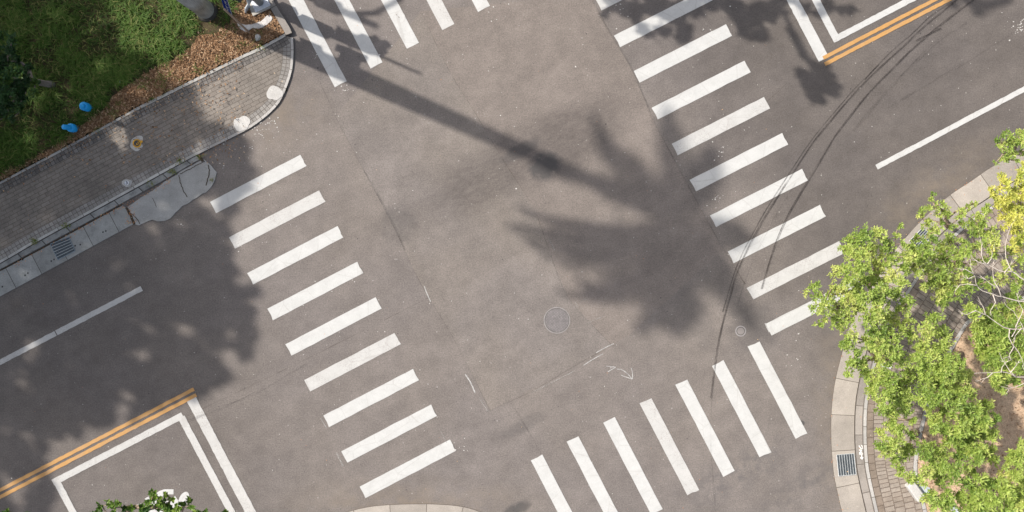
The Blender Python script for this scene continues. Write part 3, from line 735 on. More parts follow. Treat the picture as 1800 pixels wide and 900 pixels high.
# plate: a vertical board running north-west from the post, its face seen from above
e = Vector((-.60, .80, 0)); up = Vector((0, 0, 1))
ax = (topp-sb).normalized()
def pl(u, v, d=0.0): return sb + ax*(1.78 + v) + e*u + Vector((.80, .60, 0))*d
W_, H_ = .62, .52
mb = MB()
e = Vector((-.30, .95, 0)).normalized(); nn = Vector((.95, .30, 0)).normalized()
def pl(u, v, d=0.0): return sb + ax*(1.66 + v) + e*(u) + nn*d
vs = [pl(0.03, 0, .012), pl(W_, 0, .012), pl(W_, H_+.16, .012), pl(.03, H_+.16, .012), pl(.03, 0, -.012), pl(W_, 0, -.012), pl(W_, H_+.16, -.012), pl(.03, H_+.16, -.012)]
mb.add(vs, [(0, 1, 2, 3), (7, 6, 5, 4), (0, 4, 5, 1), (1, 5, 6, 2), (2, 6, 7, 3), (3, 7, 4, 0)]); mb.build('board', M['sign_blue'], t)
rr = random.Random(5)
def stroke(u0, v0, u1, v1, w=.013):
    a = Vector((u0, v0)); b = Vector((u1, v1)); q = Vector((-(b-a).y, (b-a).x)).normalized()*w/2
    mb.add([pl(*(a+q), .0145), pl(*(b+q), .0145), pl(*(b-q), .0145), pl(*(a-q), .0145)], [(0, 1, 2, 3)])
for cx in (.14, .30, .46):
    cy = .42; mb = MB()
    for k in range(3): stroke(cx-.055, cy-.07+k*.07, cx+.055, cy-.07+k*.07+rr.uniform(-.02, .02))
    for k in range(2): stroke(cx-.035+k*.07, cy-.10, cx-.035+k*.07+rr.uniform(-.02, .02), cy+.09)
    mb.build('character', M['sign_white'], t)
mb = MB()
for k in range(7): mb = MB(); stroke(.10+k*.065, .15, .115+k*.065, .21, .012); mb.build('letter', M['sign_white'], t)
mb = MB(); stroke(.05, .04, .58, .04, .03)
mb.build('stripe', M['sign_white'], t)
for v in (.15, .5): mb = MB(); mb.box(pl(.02, v, 0), .07, .05, .03, .3); mb.build('bracket', M['steel'], t)

# traffic signal at the north-west corner
mb = MB(); poly(mb, [(434, 3), (444.5, 28), (475.5, 13.5), (462, -14), (440, -12)], .14, .09)
tag(mb.build('concrete_base', M['pad'], origin=P(455, 5, .05)), 'pale square concrete footing under the grey signal pole', 'footing')
def head(mb, c, rz, n=3, vert=True, s=.30):
    """black lamp housing with hooded lenses; returns lens centres"""
    L = []; f = Vector((math.cos(rz), math.sin(rz), 0)); sd = Vector((-math.sin(rz), math.cos(rz), 0))
    if vert: mb.box(c, .22, s+.04, n*s+.04, rz, .02)
    else: mb.box(c, .22, n*s+.04, s+.04, rz, .02)
    for k in range(n):
        o = (k-(n-1)/2)*s
        q = c + (Vector((0, 0, o)) if vert else sd*o) + f*.11
        L.append(q)
        mb.tube([q + sd*(.13*math.cos(w)) + Vector((0, 0, .13*math.sin(w))) for w in [-.35+k2*(3.84/10) for k2 in range(11)]], .012, 4)
        for w in [-.2+k2*(3.54/8) for k2 in range(9)]:
            p0 = q + sd*(.13*math.cos(w)) + Vector((0, 0, .13*math.sin(w)))
            p1 = q + sd*(.13*math.cos(w+.45)) + Vector((0, 0, .13*math.sin(w+.45)))
            mb.quad(p0, p1, p1+f*.2, p0+f*.2)
    return L, f
t = thing('traffic_signal', P(457, 4, .14), 'grey traffic signal pole on a pale concrete footing with loose conduits', 'traffic signal')
b = P(457, 4, .14)
mb = MB(); mb.box(b+Vector((0, 0, .015)), .52, .46, .03, .45, .01)
for u, v in ((-.2, -.17), (.2, -.17), (.2, .17), (-.2, .17)):
    q = Vector((u*math.cos(.45)-v*math.sin(.45), u*math.sin(.45)+v*math.cos(.45), .05)); mb.tube([b+q-Vector((0, 0, .03)), b+q+Vector((0, 0, .03))], .025, 6)
mb.build('base_plate', M['plate'], t)
mb = MB(); mb.tube([b+Vector((0, 0, z)) for z in (.02, 1.0, 2.2, 3.3)], [.125, .118, .11, .10], 14); mb.tube([b+Vector((0, 0, 3.25)), b+Vector((0, 0, 4.75))], [.055, .05], 8)
mb.build('pole', M['grey_paint'], t, True)
mb = MB(); mb.box(b+Vector((.15, .12, .55)), .20, .26, .42, .45, .02); mb.build('junction_box', plain('white_box', (.68, .67, .64), .5), t)
mb = MB()
for k in range(3):
    o = Vector((-.26-.05*k, -.06-.07*k, 0))
    mb.tube([b+o+Vector((-.10, -.10, -.05)), b+o+Vector((-.05, -.03, .12)), b+o*.7+Vector((0, 0, .35)), b+o*.5+Vector((0, .02, .8)), b+o*.45+Vector((0, 0, 1.8))], .035, 7)
mb.build('conduit', M['sheet'], t, True)
mb = MB(); L = []
for c, rz, n_, s_ in ((b+Vector((.10, -.36, 2.55)), -1.9, 2, .32), (b+Vector((.34, .10, 2.95)), .35, 2, .32), (b+Vector((-.25, .22, 2.75)), 2.3, 2, .32)):
    l, f = head(mb, c, rz, n_, True, s_); L += l; mb.tube([b+Vector((0, 0, c.z-b.z)), c], .035, 6)
mb.build('lamp_housing', M['black'], t)
mb = MB(); mb.box(b+Vector((.02, .0, 1.5)), .34, .30, .9, .45, .02); mb.build('control_box', M['grey_paint'], t)
# a second pole farther up the north road and the mast arm over the upper arm of the junction
t = thing('traffic_signal', P(383, -78, .12), 'signal pole with forked arms standing beyond the upper edge behind the pole with conduits', 'traffic signal')
b = P(383, -78, .12)
mb = MB(); mb.tube([b, b+Vector((0, 0, 2.2)), b+Vector((0, 0, 4.7))], [.14, .13, .10], 12); mb.build('pole', M['grey_paint'], t, True)
mb = MB(); mb.tube([b+Vector((0, 0, 3.9)), b+Vector((.55, .16, 4.15)), b+Vector((1.3, .62, 4.2))], [.09, .085, .07], 8); mb.build('arm', M['grey_paint'], t, True)
mb = MB(); mb.box(b+Vector((.05, 0, 3.2)), .3, .34, .7, .4, .02); mb.build('lamp_housing', M['black'], t)
nu = Vector((.463, -.886, 0))          # across the main road, world axes
tip = G(1452-5.6*SX, 168-5.6*SY, 5.6)
t = thing('traffic_signal', tip - nu*7.2 - Vector((0, 0, 5.6-.12)), 'mast arm signal reaching over the road from beyond the upper edge', 'traffic signal')
b = tip - nu*7.2 - Vector((0, 0, 5.5))
mb = MB(); mb.tube([b, b+Vector((0, 0, 3)), b+Vector((0, 0, 6.1))], [.16, .14, .12], 12); mb.build('pole', M['grey_paint'], t, True)
mb = MB(); mb.tube([b+Vector((0, 0, 5.5)), b+nu*3+Vector((0, 0, 5.55)), b+nu*7.1+Vector((0, 0, 5.5))], [.09, .07, .05], 8); mb.build('mast_arm', M['grey_paint'], t, True)
ang = math.atan2(nu.y, nu.x)
mb = MB(); mb.box(tip - nu*1.75 + Vector((0, 0, -.02)), 1.15, .05, .36, ang, .02); mb.build('sign_board', M['sign_blue'], t)
dw = Vector((math.cos(DA), math.sin(DA), 0))
for sg in (1, -1):
    mb = MB(); head(mb, tip - nu*.42 + dw*.24*sg + Vector((0, 0, -.05)), DA if sg > 0 else DA+math.pi, 3, False, .36); mb.build('lamp_housing', M['black'], t)

def rock(px, py, rx, ry, hz, z, name, label, cat, mat, seed, group=None):
    rr = random.Random(seed); mb = MB(); c = P(px, py, z); n1, n2 = 14, 6; vs = []
    for i in range(n2+1):
        for j in range(n1):
            th = (i/n2)*math.pi*.5; w = 2*math.pi*j/n1
            d = Vector((math.cos(w)*math.cos(th), math.sin(w)*math.cos(th), math.sin(th)))
            k = 1 + .28*mnoise.noise(d*1.7+Vector((seed*3.1, 0, 0)))
            vs.append(c + Vector((d.x*rx*k, d.y*ry*k, d.z*hz*k - .01)))
    fs = [(i*n1+j, i*n1+(j+1) % n1, (i+1)*n1+(j+1) % n1, (i+1)*n1+j) for i in range(n2) for j in range(n1)]
    mb.add(vs, fs); o = mb.build(name, mat, origin=c, smooth=False); return tag(o, label, cat, group)
rock(453, 66, .10, .115, .07, .06, 'stone', 'white stone on the dry leaves below the street sign post', 'stone', M['cement'], 3)
smear = [(416, 39), (423, 54), (431, 59), (446, 53), (463, 51), (479, 38), (482, 28), (473, 23), (458, 34), (447, 39)]
mb = MB(); poly(mb, rough([(417, 41), (419, 47), (424, 52), (430, 56), (437, 54), (443, 49), (454, 50), (462, 48), (470, 43), (477, 36), (479, 30), (474, 26), (467, 29), (459, 37), (449, 41), (438, 43), (428, 43)], 3, .5), .085, .03)
tag(mb.build('cement_splash', plain('grey_cement', (.47, .45, .43), .9, 0, .25), origin=P(450, 42, .06)), 'curved smear of grey cement on the dry leaves beside the concrete footing', 'cement splash', 'white cement splashes')
mb = MB(); c = P(1606, 862, .15); mb.box(c+Vector((0, 0, .12)), .28, .62, .26, .62, .03)
tag(mb.build('kerb_block', M['cement'], origin=c), 'loose white kerb block lying at the edge of the planting bed', 'kerb block')
def scrap(pts, z, label, mat, name, cat, cen):
    mb = MB(); n_ = len(pts); vs = [P(x, y, z + dz) for x, y, dz in pts]
    mb.add(vs + [v-Vector((0, 0, .006)) for v in vs], [tuple(range(n_)), tuple(range(2*n_-1, n_-1, -1))] + [(i, n_+i, n_+(i+1) % n_, (i+1) % n_) for i in range(n_)])
    tag(mb.build(name, mat, origin=P(*cen, z)), label, cat)
scrap([(1611, 866, .01), (1619, 851, .05), (1634, 857, .02), (1637, 868, .06), (1626, 868, .02)], .16, 'grey plastic sheet lying beside the white kerb block', M['sheet'], 'plastic_sheet', 'plastic sheet', (1624, 862))
scrap([(1546, 640, .0), (1556, 637, .03), (1568, 643, .02), (1566, 648, .03), (1552, 645, .01)], .135, 'scrap of white paper on the pavers under the bright green tree', M['paper'], 'paper_scrap', 'paper', (1556, 642))
scrap([(1668, 893, .0), (1676, 886, .04), (1688, 897, .02), (1680, 904, .03)], .165, 'pale blue plastic scrap on the soil at the lower edge', M['sheet'], 'plastic_sheet', 'plastic sheet', (1678, 895))
scrap([(208, 143, .0), (211, 142, .02), (212, 146, .02), (209, 147, .0)], .10, 'tiny white paper scrap in the grass', M['paper'], 'paper_scrap', 'paper', (210, 144))

# ================================================================== VEGETATION
def add_leaf(mb, p, d, L, w, tint, droop=.15, up=Vector((0, 0, 1)), roll=0.0):
    d = d.normalized(); s = d.cross(up)
    if s.length < .1: s = d.cross(Vector((1, 0, 0)))
    s.normalize(); nrm = s.cross(d)
    if roll: s = (s*math.cos(roll) + nrm*math.sin(roll)); nrm = s.cross(d)
    m = p + d*L*.55; i = len(mb.v)
    mb.v += [p, m + s*w*.5 + nrm*w*.12, p + d*L - nrm*L*droop, m - s*w*.5 + nrm*w*.12, m - nrm*w*.10 + d*0]
    mb.f += [(i, i+4, i+1), (i+4, i+2, i+1), (i, i+3, i+4), (i+4, i+3, i+2)]
    mb.uv += [(0, 0)]*5; mb.t += [tint]*5

def grow(root, base, pads, rt, leaf, barkm, leafm, dens=1.0, L=.16, w=.05, per=8, seed=1, tint=(.45, .2), fork=.5, flat=.55, twig=.010, lean=None, padt=None, elev=(.0, .9), trunk=True):
    """trunk, branching limbs that reach every pad, and rosettes of leaves on each pad. pads: (point, radius)"""
    rr = random.Random(seed)
    cen = sum((p for p, r in pads), Vector())/len(pads)
    fk = Vector((base.x+(cen.x-base.x)*.45, base.y+(cen.y-base.y)*.45, base.z+(cen.z-base.z)*fork))
    if lean is not None: fk = lean
    nodes = [fk]; par = [-1]; order = sorted(range(len(pads)), key=lambda i: (pads[i][0]-fk).length)
    node_of = {}
    for i in order:
        q = pads[i][0] - Vector((0, 0, pads[i][1]*.35)); best = None
        for k, nd in enumerate(nodes):
            c = (nd-q).length + .35*(nd-fk).length
            if best is None or c < best[0]: best = (c, k)
        nodes.append(q); par.append(best[1]); node_of[i] = len(nodes)-1
    cnt = [1]*len(nodes)
    for k in range(len(nodes)-1, 0, -1): cnt[par[k]] += cnt[k]
    rad = lambda c: max(.012, min(rt*.8, rt*.8*math.sqrt(c/len(nodes))))
    if trunk:
        mb = MB(); mid = base.lerp(fk, .5) + Vector((rr.uniform(-.08, .08), rr.uniform(-.08, .08), 0))
        mb.tube([base-Vector((0, 0, .05)), base.lerp(mid, .15), mid, fk], [rt*1.5, rt*1.1, rt*.95, rt*.8], 10); mb.build('trunk', barkm, root, True)
    mb = MB(); lv = MB()
    for k in range(1, len(nodes)):
        a, b = nodes[par[k]], nodes[k]; m = a.lerp(b, .5) + Vector((rr.gauss(0, .06), rr.gauss(0, .06), rr.uniform(-.02, .10)))*(b-a).length
        mb.tube([a, m, b], [rad(cnt[k])*1.1, rad(cnt[k]), rad(cnt[k])*.8], 6, False)
    for i, (c, r) in enumerate(pads):
        n_ = max(2, int(dens*(r/.5)**2*15)); pt = rr.gauss(0, 1)*tint[1]*.8 + (padt[i] if padt else 0)
        root_n = nodes[node_of[i]]
        for j in range(n_):
            while True:
                q = Vector((rr.uniform(-1, 1), rr.uniform(-1, 1), rr.uniform(-1, 1)))
                if q.length < 1: break
            q = q*(.45+.55*rr.random())
            tip = c + Vector((q.x*r, q.y*r, q.z*r*flat))
            if twig: mb.tube([root_n.lerp(c, .5), root_n.lerp(tip, .5)+Vector((0, 0, .03)), tip], [twig, twig*.8, twig*.45], 3, False)
            out = Vector((q.x, q.y, .35+max(0, q.z))).normalized()
            tl = tint[0] + pt + rr.gauss(0, tint[1]*.6)
            ph = rr.uniform(0, 6.28)
            for kk in range(per + rr.randint(-2, 2)):
                w_ = ph + kk*2.4; el = rr.uniform(*elev)
                d = Vector((math.cos(w_)*math.cos(el), math.sin(w_)*math.cos(el), math.sin(el))) + out*.45
                add_leaf(lv, tip + out*rr.uniform(-.06, .02), d, L*rr.uniform(.5, 1.25), w*rr.uniform(.65, 1.2), min(1, max(0, tl + rr.gauss(0, .10))), rr.uniform(.05, .25), roll=rr.gauss(0, .35))
    mb.build('branches', barkm, root, True); lv.build('crown', leafm, root)

def pads_px(lst, z0, z1, seed, kr=1.0):
    rr = random.Random(seed); out = []
    for e in lst:
        z = rr.uniform(z0, z1); out.append((P(e[0], e[1], z), e[2]*kr*(H-z)/F))
    return out

# --- bright green trees of the south-east corner
A_ = [(1500, 425, 24), (1520, 415, 20), (1545, 412, 20), (1490, 440, 18), (1582, 398, 8), (1576, 412, 9), (1560, 430, 18), (1505, 450, 24), (1530, 440, 24), (1545, 465, 26), (1515, 472, 24), (1570, 455, 20), (1588, 428, 9),
      (1485, 470, 17), (1470, 480, 15), (1490, 490, 18), (1465, 505, 13), (1437, 500, 10), (1425, 505, 10), (1418, 515, 9), (1435, 520, 13), (1430, 538, 11), (1445, 545, 15), (1440, 570, 10), (1448, 562, 9), (1470, 565, 18), (1460, 520, 12), (1475, 540, 20), (1490, 560, 20), (1495, 530, 20), (1480, 512, 16), (1515, 495, 20),
      (1540, 492, 22), (1570, 485, 20), (1592, 470, 16), (1500, 512, 20), (1520, 525, 22), (1560, 510, 22), (1540, 520, 22), (1575, 520, 18), (1585, 498, 15), (1602, 452, 14), (1508, 545, 18), (1478, 575, 12), (1453, 530, 14)]
B_ = [(1545, 545, 22), (1530, 560, 22), (1560, 560, 24), (1585, 540, 18), (1600, 528, 15), (1540, 585, 26), (1565, 590, 26), (1525, 600, 18), (1500, 590, 14), (1492, 605, 18), (1505, 620, 18), (1485, 610, 10), (1500, 640, 18), (1518, 638, 16), (1490, 658, 11), (1545, 610, 24), (1570, 615, 22), (1582, 630, 22), (1560, 632, 20), (1590, 570, 20), (1600, 590, 16), (1540, 630, 16)]
Cc_ = [(1525, 660, 18), (1545, 668, 22), (1535, 685, 20), (1565, 665, 22), (1560, 690, 24), (1585, 680, 24), (1600, 660, 20), (1610, 635, 20), (1590, 700, 22), (1575, 705, 20), (1550, 705, 16), (1622, 610, 20), (1630, 585, 22), (1640, 560, 18), (1625, 640, 18), (1655, 585, 18), (1650, 610, 20), (1640, 630, 18), (1665, 605, 14), (1630, 660, 22), (1650, 650, 22), (1640, 675, 22), (1665, 665, 20), (1690, 665, 18), (1680, 645, 12), (1675, 685, 22), (1660, 695, 20), (1695, 690, 18), (1690, 705, 18), (1680, 715, 16), (1625, 690, 18), (1640, 705, 18), (1635, 722, 14), (1618, 705, 14), (1655, 640, 16), (1672, 632, 16), (1690, 640, 14), (1702, 660, 14), (1655, 722, 14), (1705, 690, 14), (1668, 648, 18), (1700, 720, 12), (1680, 700, 16), (1645, 735, 14)]
D_ = [(1552, 720, 16), (1570, 725, 18), (1590, 720, 16), (1565, 745, 18), (1550, 760, 14), (1580, 755, 16), (1548, 782, 14), (1560, 790, 18), (1575, 780, 22), (1590, 795, 20), (1575, 808, 16), (1582, 825, 12), (1600, 790, 14), (1605, 765, 12), (1605, 740, 10), (1598, 840, 14), (1615, 845, 14), (1628, 830, 16), (1625, 800, 18), (1640, 790, 18), (1655, 800, 20), (1640, 815, 20), (1660, 820, 20), (1675, 825, 18), (1680, 838, 14), (1650, 838, 18), (1665, 845, 14), (1622, 785, 12)]
E_ = [(1645, 740, 13), (1660, 748, 14), (1670, 730, 10), (1640, 755, 10), (1700, 735, 20), (1715, 720, 20), (1735, 715, 16), (1750, 735, 10), (1690, 755, 22), (1710, 750, 24), (1730, 740, 18), (1725, 760, 20), (1680, 770, 20), (1700, 780, 20), (1745, 765, 14), (1715, 790, 22), (1735, 795, 18), (1748, 808, 10), (1690, 800, 18), (1720, 808, 12), (1672, 760, 14), (1665, 775, 14)]
F_ = [(1700, 845, 14), (1720, 840, 14), (1735, 850, 18), (1755, 850, 16), (1765, 840, 18), (1785, 825, 22), (1790, 800, 20), (1798, 785, 14), (1775, 810, 12), (1770, 865, 22), (1790, 870, 24), (1745, 880, 24), (1720, 875, 20), (1700, 885, 24), (1725, 895, 20), (1775, 892, 22), (1690, 870, 14), (1712, 860, 14), (1640, 878, 18), (1655, 885, 16), (1630, 875, 12), (1665, 870, 12), (1700, 825, 10), (1710, 830, 10), (1800, 845, 20), (1800, 895, 20), (1670, 890, 14), (1750, 915, 24), (1690, 915, 20), (1790, 925, 24)]
G_ = [(1722, 575, 20), (1740, 562, 20), (1760, 575, 22), (1780, 558, 18), (1795, 570, 18), (1720, 595, 16), (1738, 592, 22), (1755, 600, 24), (1775, 595, 22), (1792, 600, 18), (1722, 615, 16), (1735, 622, 20), (1760, 625, 22), (1745, 640, 20), (1775, 640, 18), (1790, 625, 18), (1765, 655, 16), (1750, 665, 14), (1765, 672, 16), (1785, 668, 12), (1795, 648, 14), (1800, 610, 18), (1712, 552, 14), (1745, 545, 14), (1770, 540, 14), (1790, 535, 14), (1778, 520, 14), (1700, 540, 12), (1748, 680, 9), (1760, 685, 9)]
H_ = [(1612, 420, 12), (1625, 440, 18), (1640, 450, 20), (1612, 450, 18), (1655, 435, 18), (1670, 425, 16), (1640, 425, 16), (1660, 455, 20), (1680, 445, 18), (1605, 470, 14), (1630, 472, 20), (1655, 478, 22), (1680, 470, 18), (1700, 442, 16), (1715, 435, 12), (1640, 495, 20), (1662, 500, 22), (1685, 495, 20), (1700, 480, 14), (1615, 480, 12), (1625, 505, 14), (1655, 520, 18), (1680, 515, 18), (1700, 510, 16), (1720, 500, 12), (1740, 500, 14), (1760, 490, 14), (1695, 425, 12), (1715, 408, 16), (1725, 395, 16), (1740, 410, 18), (1735, 428, 16), (1752, 425, 14), (1722, 378, 14), (1735, 368, 12), (1705, 390, 12), (1690, 375, 10), (1745, 445, 14), (1780, 440, 16), (1795, 455, 16), (1770, 470, 14), (1790, 490, 16), (1785, 505, 14), (1730, 455, 10), (1715, 460, 10), (1795, 425, 12), (1655, 530, 16), (1598, 432, 12), (1606, 446, 14), (1592, 452, 12), (1630, 414, 10), (1648, 405, 11), (1622, 455, 16)]
I_ = [(1641, 340, 6), (1637, 349, 6), (1622, 370, 9), (1632, 366, 9), (1620, 380, 8), (1645, 362, 8), (1655, 360, 10), (1660, 370, 11), (1668, 378, 8), (1650, 375, 9), (1632, 388, 8), (1628, 396, 10), (1690, 372, 8), (1700, 365, 9), (1685, 382, 8), (1712, 358, 8), (1655, 392, 8), (1640, 405, 10), (1690, 395, 9), (1672, 400, 8)]
Y_ = [(1745, 335, 8), (1750, 345, 9), (1768, 318, 9), (1760, 328, 7), (1765, 352, 12), (1780, 350, 12), (1795, 345, 12), (1770, 368, 14), (1785, 370, 14), (1798, 368, 14), (1755, 360, 10), (1778, 385, 13), (1793, 390, 14), (1765, 382, 10), (1795, 305, 10), (1790, 318, 9), (1798, 330, 10), (1790, 400, 12), (1780, 405, 9), (1760, 308, 8), (1762, 400, 6), (1745, 438, 5), (1790, 440, 8), (1798, 415, 12), (1780, 425, 8), (1770, 330, 9), (1800, 290, 8), (1785, 335, 10)]
N_ = [(1752, 248, 9), (1762, 255, 11), (1766, 238, 9), (1775, 250, 13), (1770, 232, 7), (1785, 242, 13), (1795, 232, 11), (1792, 250, 13), (1800, 245, 12), (1765, 270, 10), (1772, 278, 11), (1760, 282, 8), (1780, 268, 9), (1748, 288, 5), (1790, 282, 6), (1800, 270, 9), (1778, 262, 9)]
trees = [
    ('leafy_tree', (1545, 520), A_, 2.6, 3.7, 'leaf', .54, 'bright yellow green tree reaching over the end of the zebra stripes', 1),
    ('leafy_tree', (1560, 580), B_, 2.4, 3.5, 'leaf', .50, 'green tree leaning over the pale gutter just below the tree that covers the stripes', 2),
    ('leafy_tree', (1690, 622), Cc_, 2.3, 3.4, 'leaf', .46, 'green tree with a dark trunk pit at the edge of the bare soil', 3),
    ('leafy_tree', (1612, 760), D_, 2.1, 3.1, 'leaf', .42, 'green tree over the pavers beside the painted kerb mark', 4),
    ('leafy_tree', (1690, 765), E_, 1.9, 3.0, 'leaf', .38, 'rounded green shrub tree standing alone in the brown soil', 5),
    ('leafy_tree', (1755, 860), F_, 1.9, 2.9, 'leaf', .46, 'broad green tree spreading at the lower right corner of the bed', 6),
    ('leafy_tree', (1750, 600), G_, 1.8, 2.8, 'leaf', .40, 'dense green tree below the pale bare branches', 7),
    ('leafy_tree', (1680, 465), H_, 2.2, 3.2, 'leaf', .48, 'sparse green tree with pavers showing between its leaves above the bare branches', 8),
    ('leafy_tree', (1668, 395), I_, 1.6, 2.4, 'leaf', .45, 'low sprig of green leaves over the edge of the gutter', 9),
    ('yellow_tree', (1810, 370), Y_, 2.6, 3.4, 'leaf_y', .52, 'tree with yellow leaves at the right side beside the gutter', 10),
    ('leafy_tree', (1815, 275), N_, 2.4, 3.2, 'leaf', .45, 'small bright green branch over the gutter at the upper right', 11)]
for nm, bs, pd, z0, z1, lm, tn, lab, sd in trees:
    b = P(bs[0], bs[1], .12); t = thing(nm, b, lab, 'tree', 'trees of the planting bed corner')
    grow(t, b, pads_px(pd, z0, z1, sd, 1.32 if nm == 'yellow_tree' else 1.10), .075, None, M['bark'], M[lm], 4.9, .132 if sd in (5, 6, 7) else .108 if sd in (3, 4, 10) else .092, .044 if sd in (5, 6, 7) else .038, 8, sd, (tn, .19), .45, .6, .006, elev=(-.1, .6))

# pale bare tree
b = P(1900, 570, .15); t = thing('bare_tree', b, 'leafless tree with pale twisting branches above the green crowns', 'tree')
def B3(pts, z0, z1): return [P(x, y, z0+(z1-z0)*k/(len(pts)-1)) for k, (x, y) in enumerate(pts)]
mb = MB()
fk = P(1960, 590, 3.6)
mb.tube([b, b.lerp(fk, .5)+Vector((.1, .05, 0)), fk], [.16, .13, .11], 10); mb.build('trunk', M['bark_pale'], t, True)
mb = MB(); rb = random.Random(3)
def br(pts, r0, r1, z0=3.9, z1=3.8):
    q = resample(pts, 8); q = [(p.x+rb.gauss(0, .5), p.y+rb.gauss(0, .5)) for p in q]; n_ = len(q)
    mb.tube(B3(q, z0, z1), [.72*(r0+(r1-r0)*k/(n_-1)) for k in range(n_)], 6)
br([(1960, 590), (1880, 535), (1800, 530), (1770, 525), (1745, 518), (1720, 507), (1713, 488), (1707, 470), (1706, 455)], .05, .008)
br([(1880, 535), (1830, 506), (1800, 492), (1780, 478), (1762, 477), (1745, 470), (1735, 465), (1725, 450), (1728, 425)], .042, .008)
br([(1960, 590), (1850, 574), (1798, 578), (1775, 579), (1755, 570), (1735, 555), (1714, 545)], .05, .010)
br([(1960, 590), (1860, 660), (1800, 663), (1785, 662), (1770, 655), (1735, 655), (1712, 656)], .045, .008)
br([(1850, 574), (1810, 600), (1798, 575), (1790, 560), (1782, 548), (1770, 540), (1765, 530)], .025, .006)
for pts in ([(1780, 478), (1772, 462), (1767, 445), (1768, 430), (1771, 412), (1778, 395)], [(1718, 503), (1700, 499), (1688, 501), (1678, 510)], [(1711, 482), (1698, 474), (1688, 474)], [(1760, 522), (1755, 508), (1748, 495), (1745, 475), (1745, 462)],
            [(1752, 505), (1738, 498), (1730, 488)], [(1716, 546), (1700, 552), (1690, 552)], [(1775, 579), (1773, 592), (1780, 605), (1790, 618), (1797, 632), (1800, 650)], [(1785, 662), (1775, 652), (1768, 642), (1760, 630)], [(1830, 668), (1800, 674), (1785, 680), (1768, 685)],
            [(1775, 656), (1785, 645), (1792, 635)], [(1745, 518), (1750, 532), (1742, 545), (1740, 552)], [(1732, 552), (1728, 540), (1722, 528)], [(1785, 575), (1792, 560), (1798, 545), (1790, 530), (1788, 515)], [(1778, 592), (1785, 582), (1790, 572)], [(1725, 450), (1726, 435), (1724, 422)], [(1735, 465), (1722, 462), (1712, 456)],
            [(1745, 655), (1735, 664), (1722, 668)], [(1760, 655), (1762, 645), (1770, 636)], [(1735, 465), (1742, 455), (1746, 440)], [(1796, 577), (1785, 590), (1782, 602)], [(1765, 480), (1775, 470), (1780, 460)], [(1712, 486), (1704, 490), (1695, 488)], [(1782, 610), (1775, 622), (1772, 632)]):
    br(pts, .021, .006)
    e = Vector(pts[-1]) ; d_ = (e - Vector(pts[-2])).normalized()
    for k in range(3):
        a_ = rb.uniform(-.9, .9); q = Vector((d_.x*math.cos(a_)-d_.y*math.sin(a_), d_.x*math.sin(a_)+d_.y*math.cos(a_)))
        s0 = Vector(pts[-2]).lerp(e, rb.uniform(.2, 1)); br([tuple(s0), tuple(s0+q*rb.uniform(6, 16))], .009, .004)
mb.build('branches', M['bark_pale'], t, True)

# --- dark tree at the left edge, in the shade
L_ = [(0, 95, 16), (18, 88, 12), (-20, 80, 20), (10, 112, 16), (30, 105, 10), (25, 125, 16), (5, 135, 18), (42, 135, 14), (-20, 130, 24), (20, 150, 18), (45, 152, 16), (58, 148, 12), (60, 162, 10), (35, 168, 16), (5, 165, 18), (10, 185, 18), (35, 190, 12), (-15, 180, 22), (-40, 110, 26), (-40, 160, 26), (22, 70, 8), (0, 60, 12), (8, 205, 10), (-20, 215, 18), (-60, 60, 26), (-60, 200, 26), (-70, 140, 30), (20, 208, 6), (50, 120, 8)]
b = P(90, 149, .054); t = thing('dark_tree', b, 'dark green tree with a pale trunk at the left edge above the blue posts', 'tree')
grow(t, b, pads_px(L_, 2.2, 3.8, 21, 1.15), .10, None, M['bark_dark'], M['leaf_d'], 7.0, .11, .055, 9, 21, (.32, .24), .5, .6, .008)
# --- small-leaved tree peeping in at the lower edge
Bt = [(178, 890, 9), (190, 886, 9), (200, 893, 9), (212, 884, 8), (222, 893, 9), (235, 892, 9), (248, 893, 9), (268, 864, 5), (272, 872, 8), (265, 882, 9), (280, 880, 10), (275, 893, 11), (290, 888, 11), (302, 878, 6), (298, 893, 10), (312, 892, 10), (325, 886, 9), (333, 878, 5), (336, 890, 6), (258, 895, 8), (18, 900, 8), (10, 905, 9), (292, 868, 4), (170, 900, 9)]
rb = random.Random(9)
for k in range(70):
    Bt.append((rb.uniform(-80, 420), rb.uniform(908, 1300), rb.uniform(14, 30)))
b = P(420, 1250, .12) ; b = G(330, 1210, .12); t = thing('round_leaved_tree', b, 'small leaved green tree whose top peeps over the motorcycle symbol at the lower edge', 'tree')
grow(t, b, pads_px(Bt, 5.6, 6.4, 31, 1.0), .16, None, M['bark'], M['leaf_b'], 4.0, .115, .068, 8, 31, (.5, .22), .55, .7, .007)

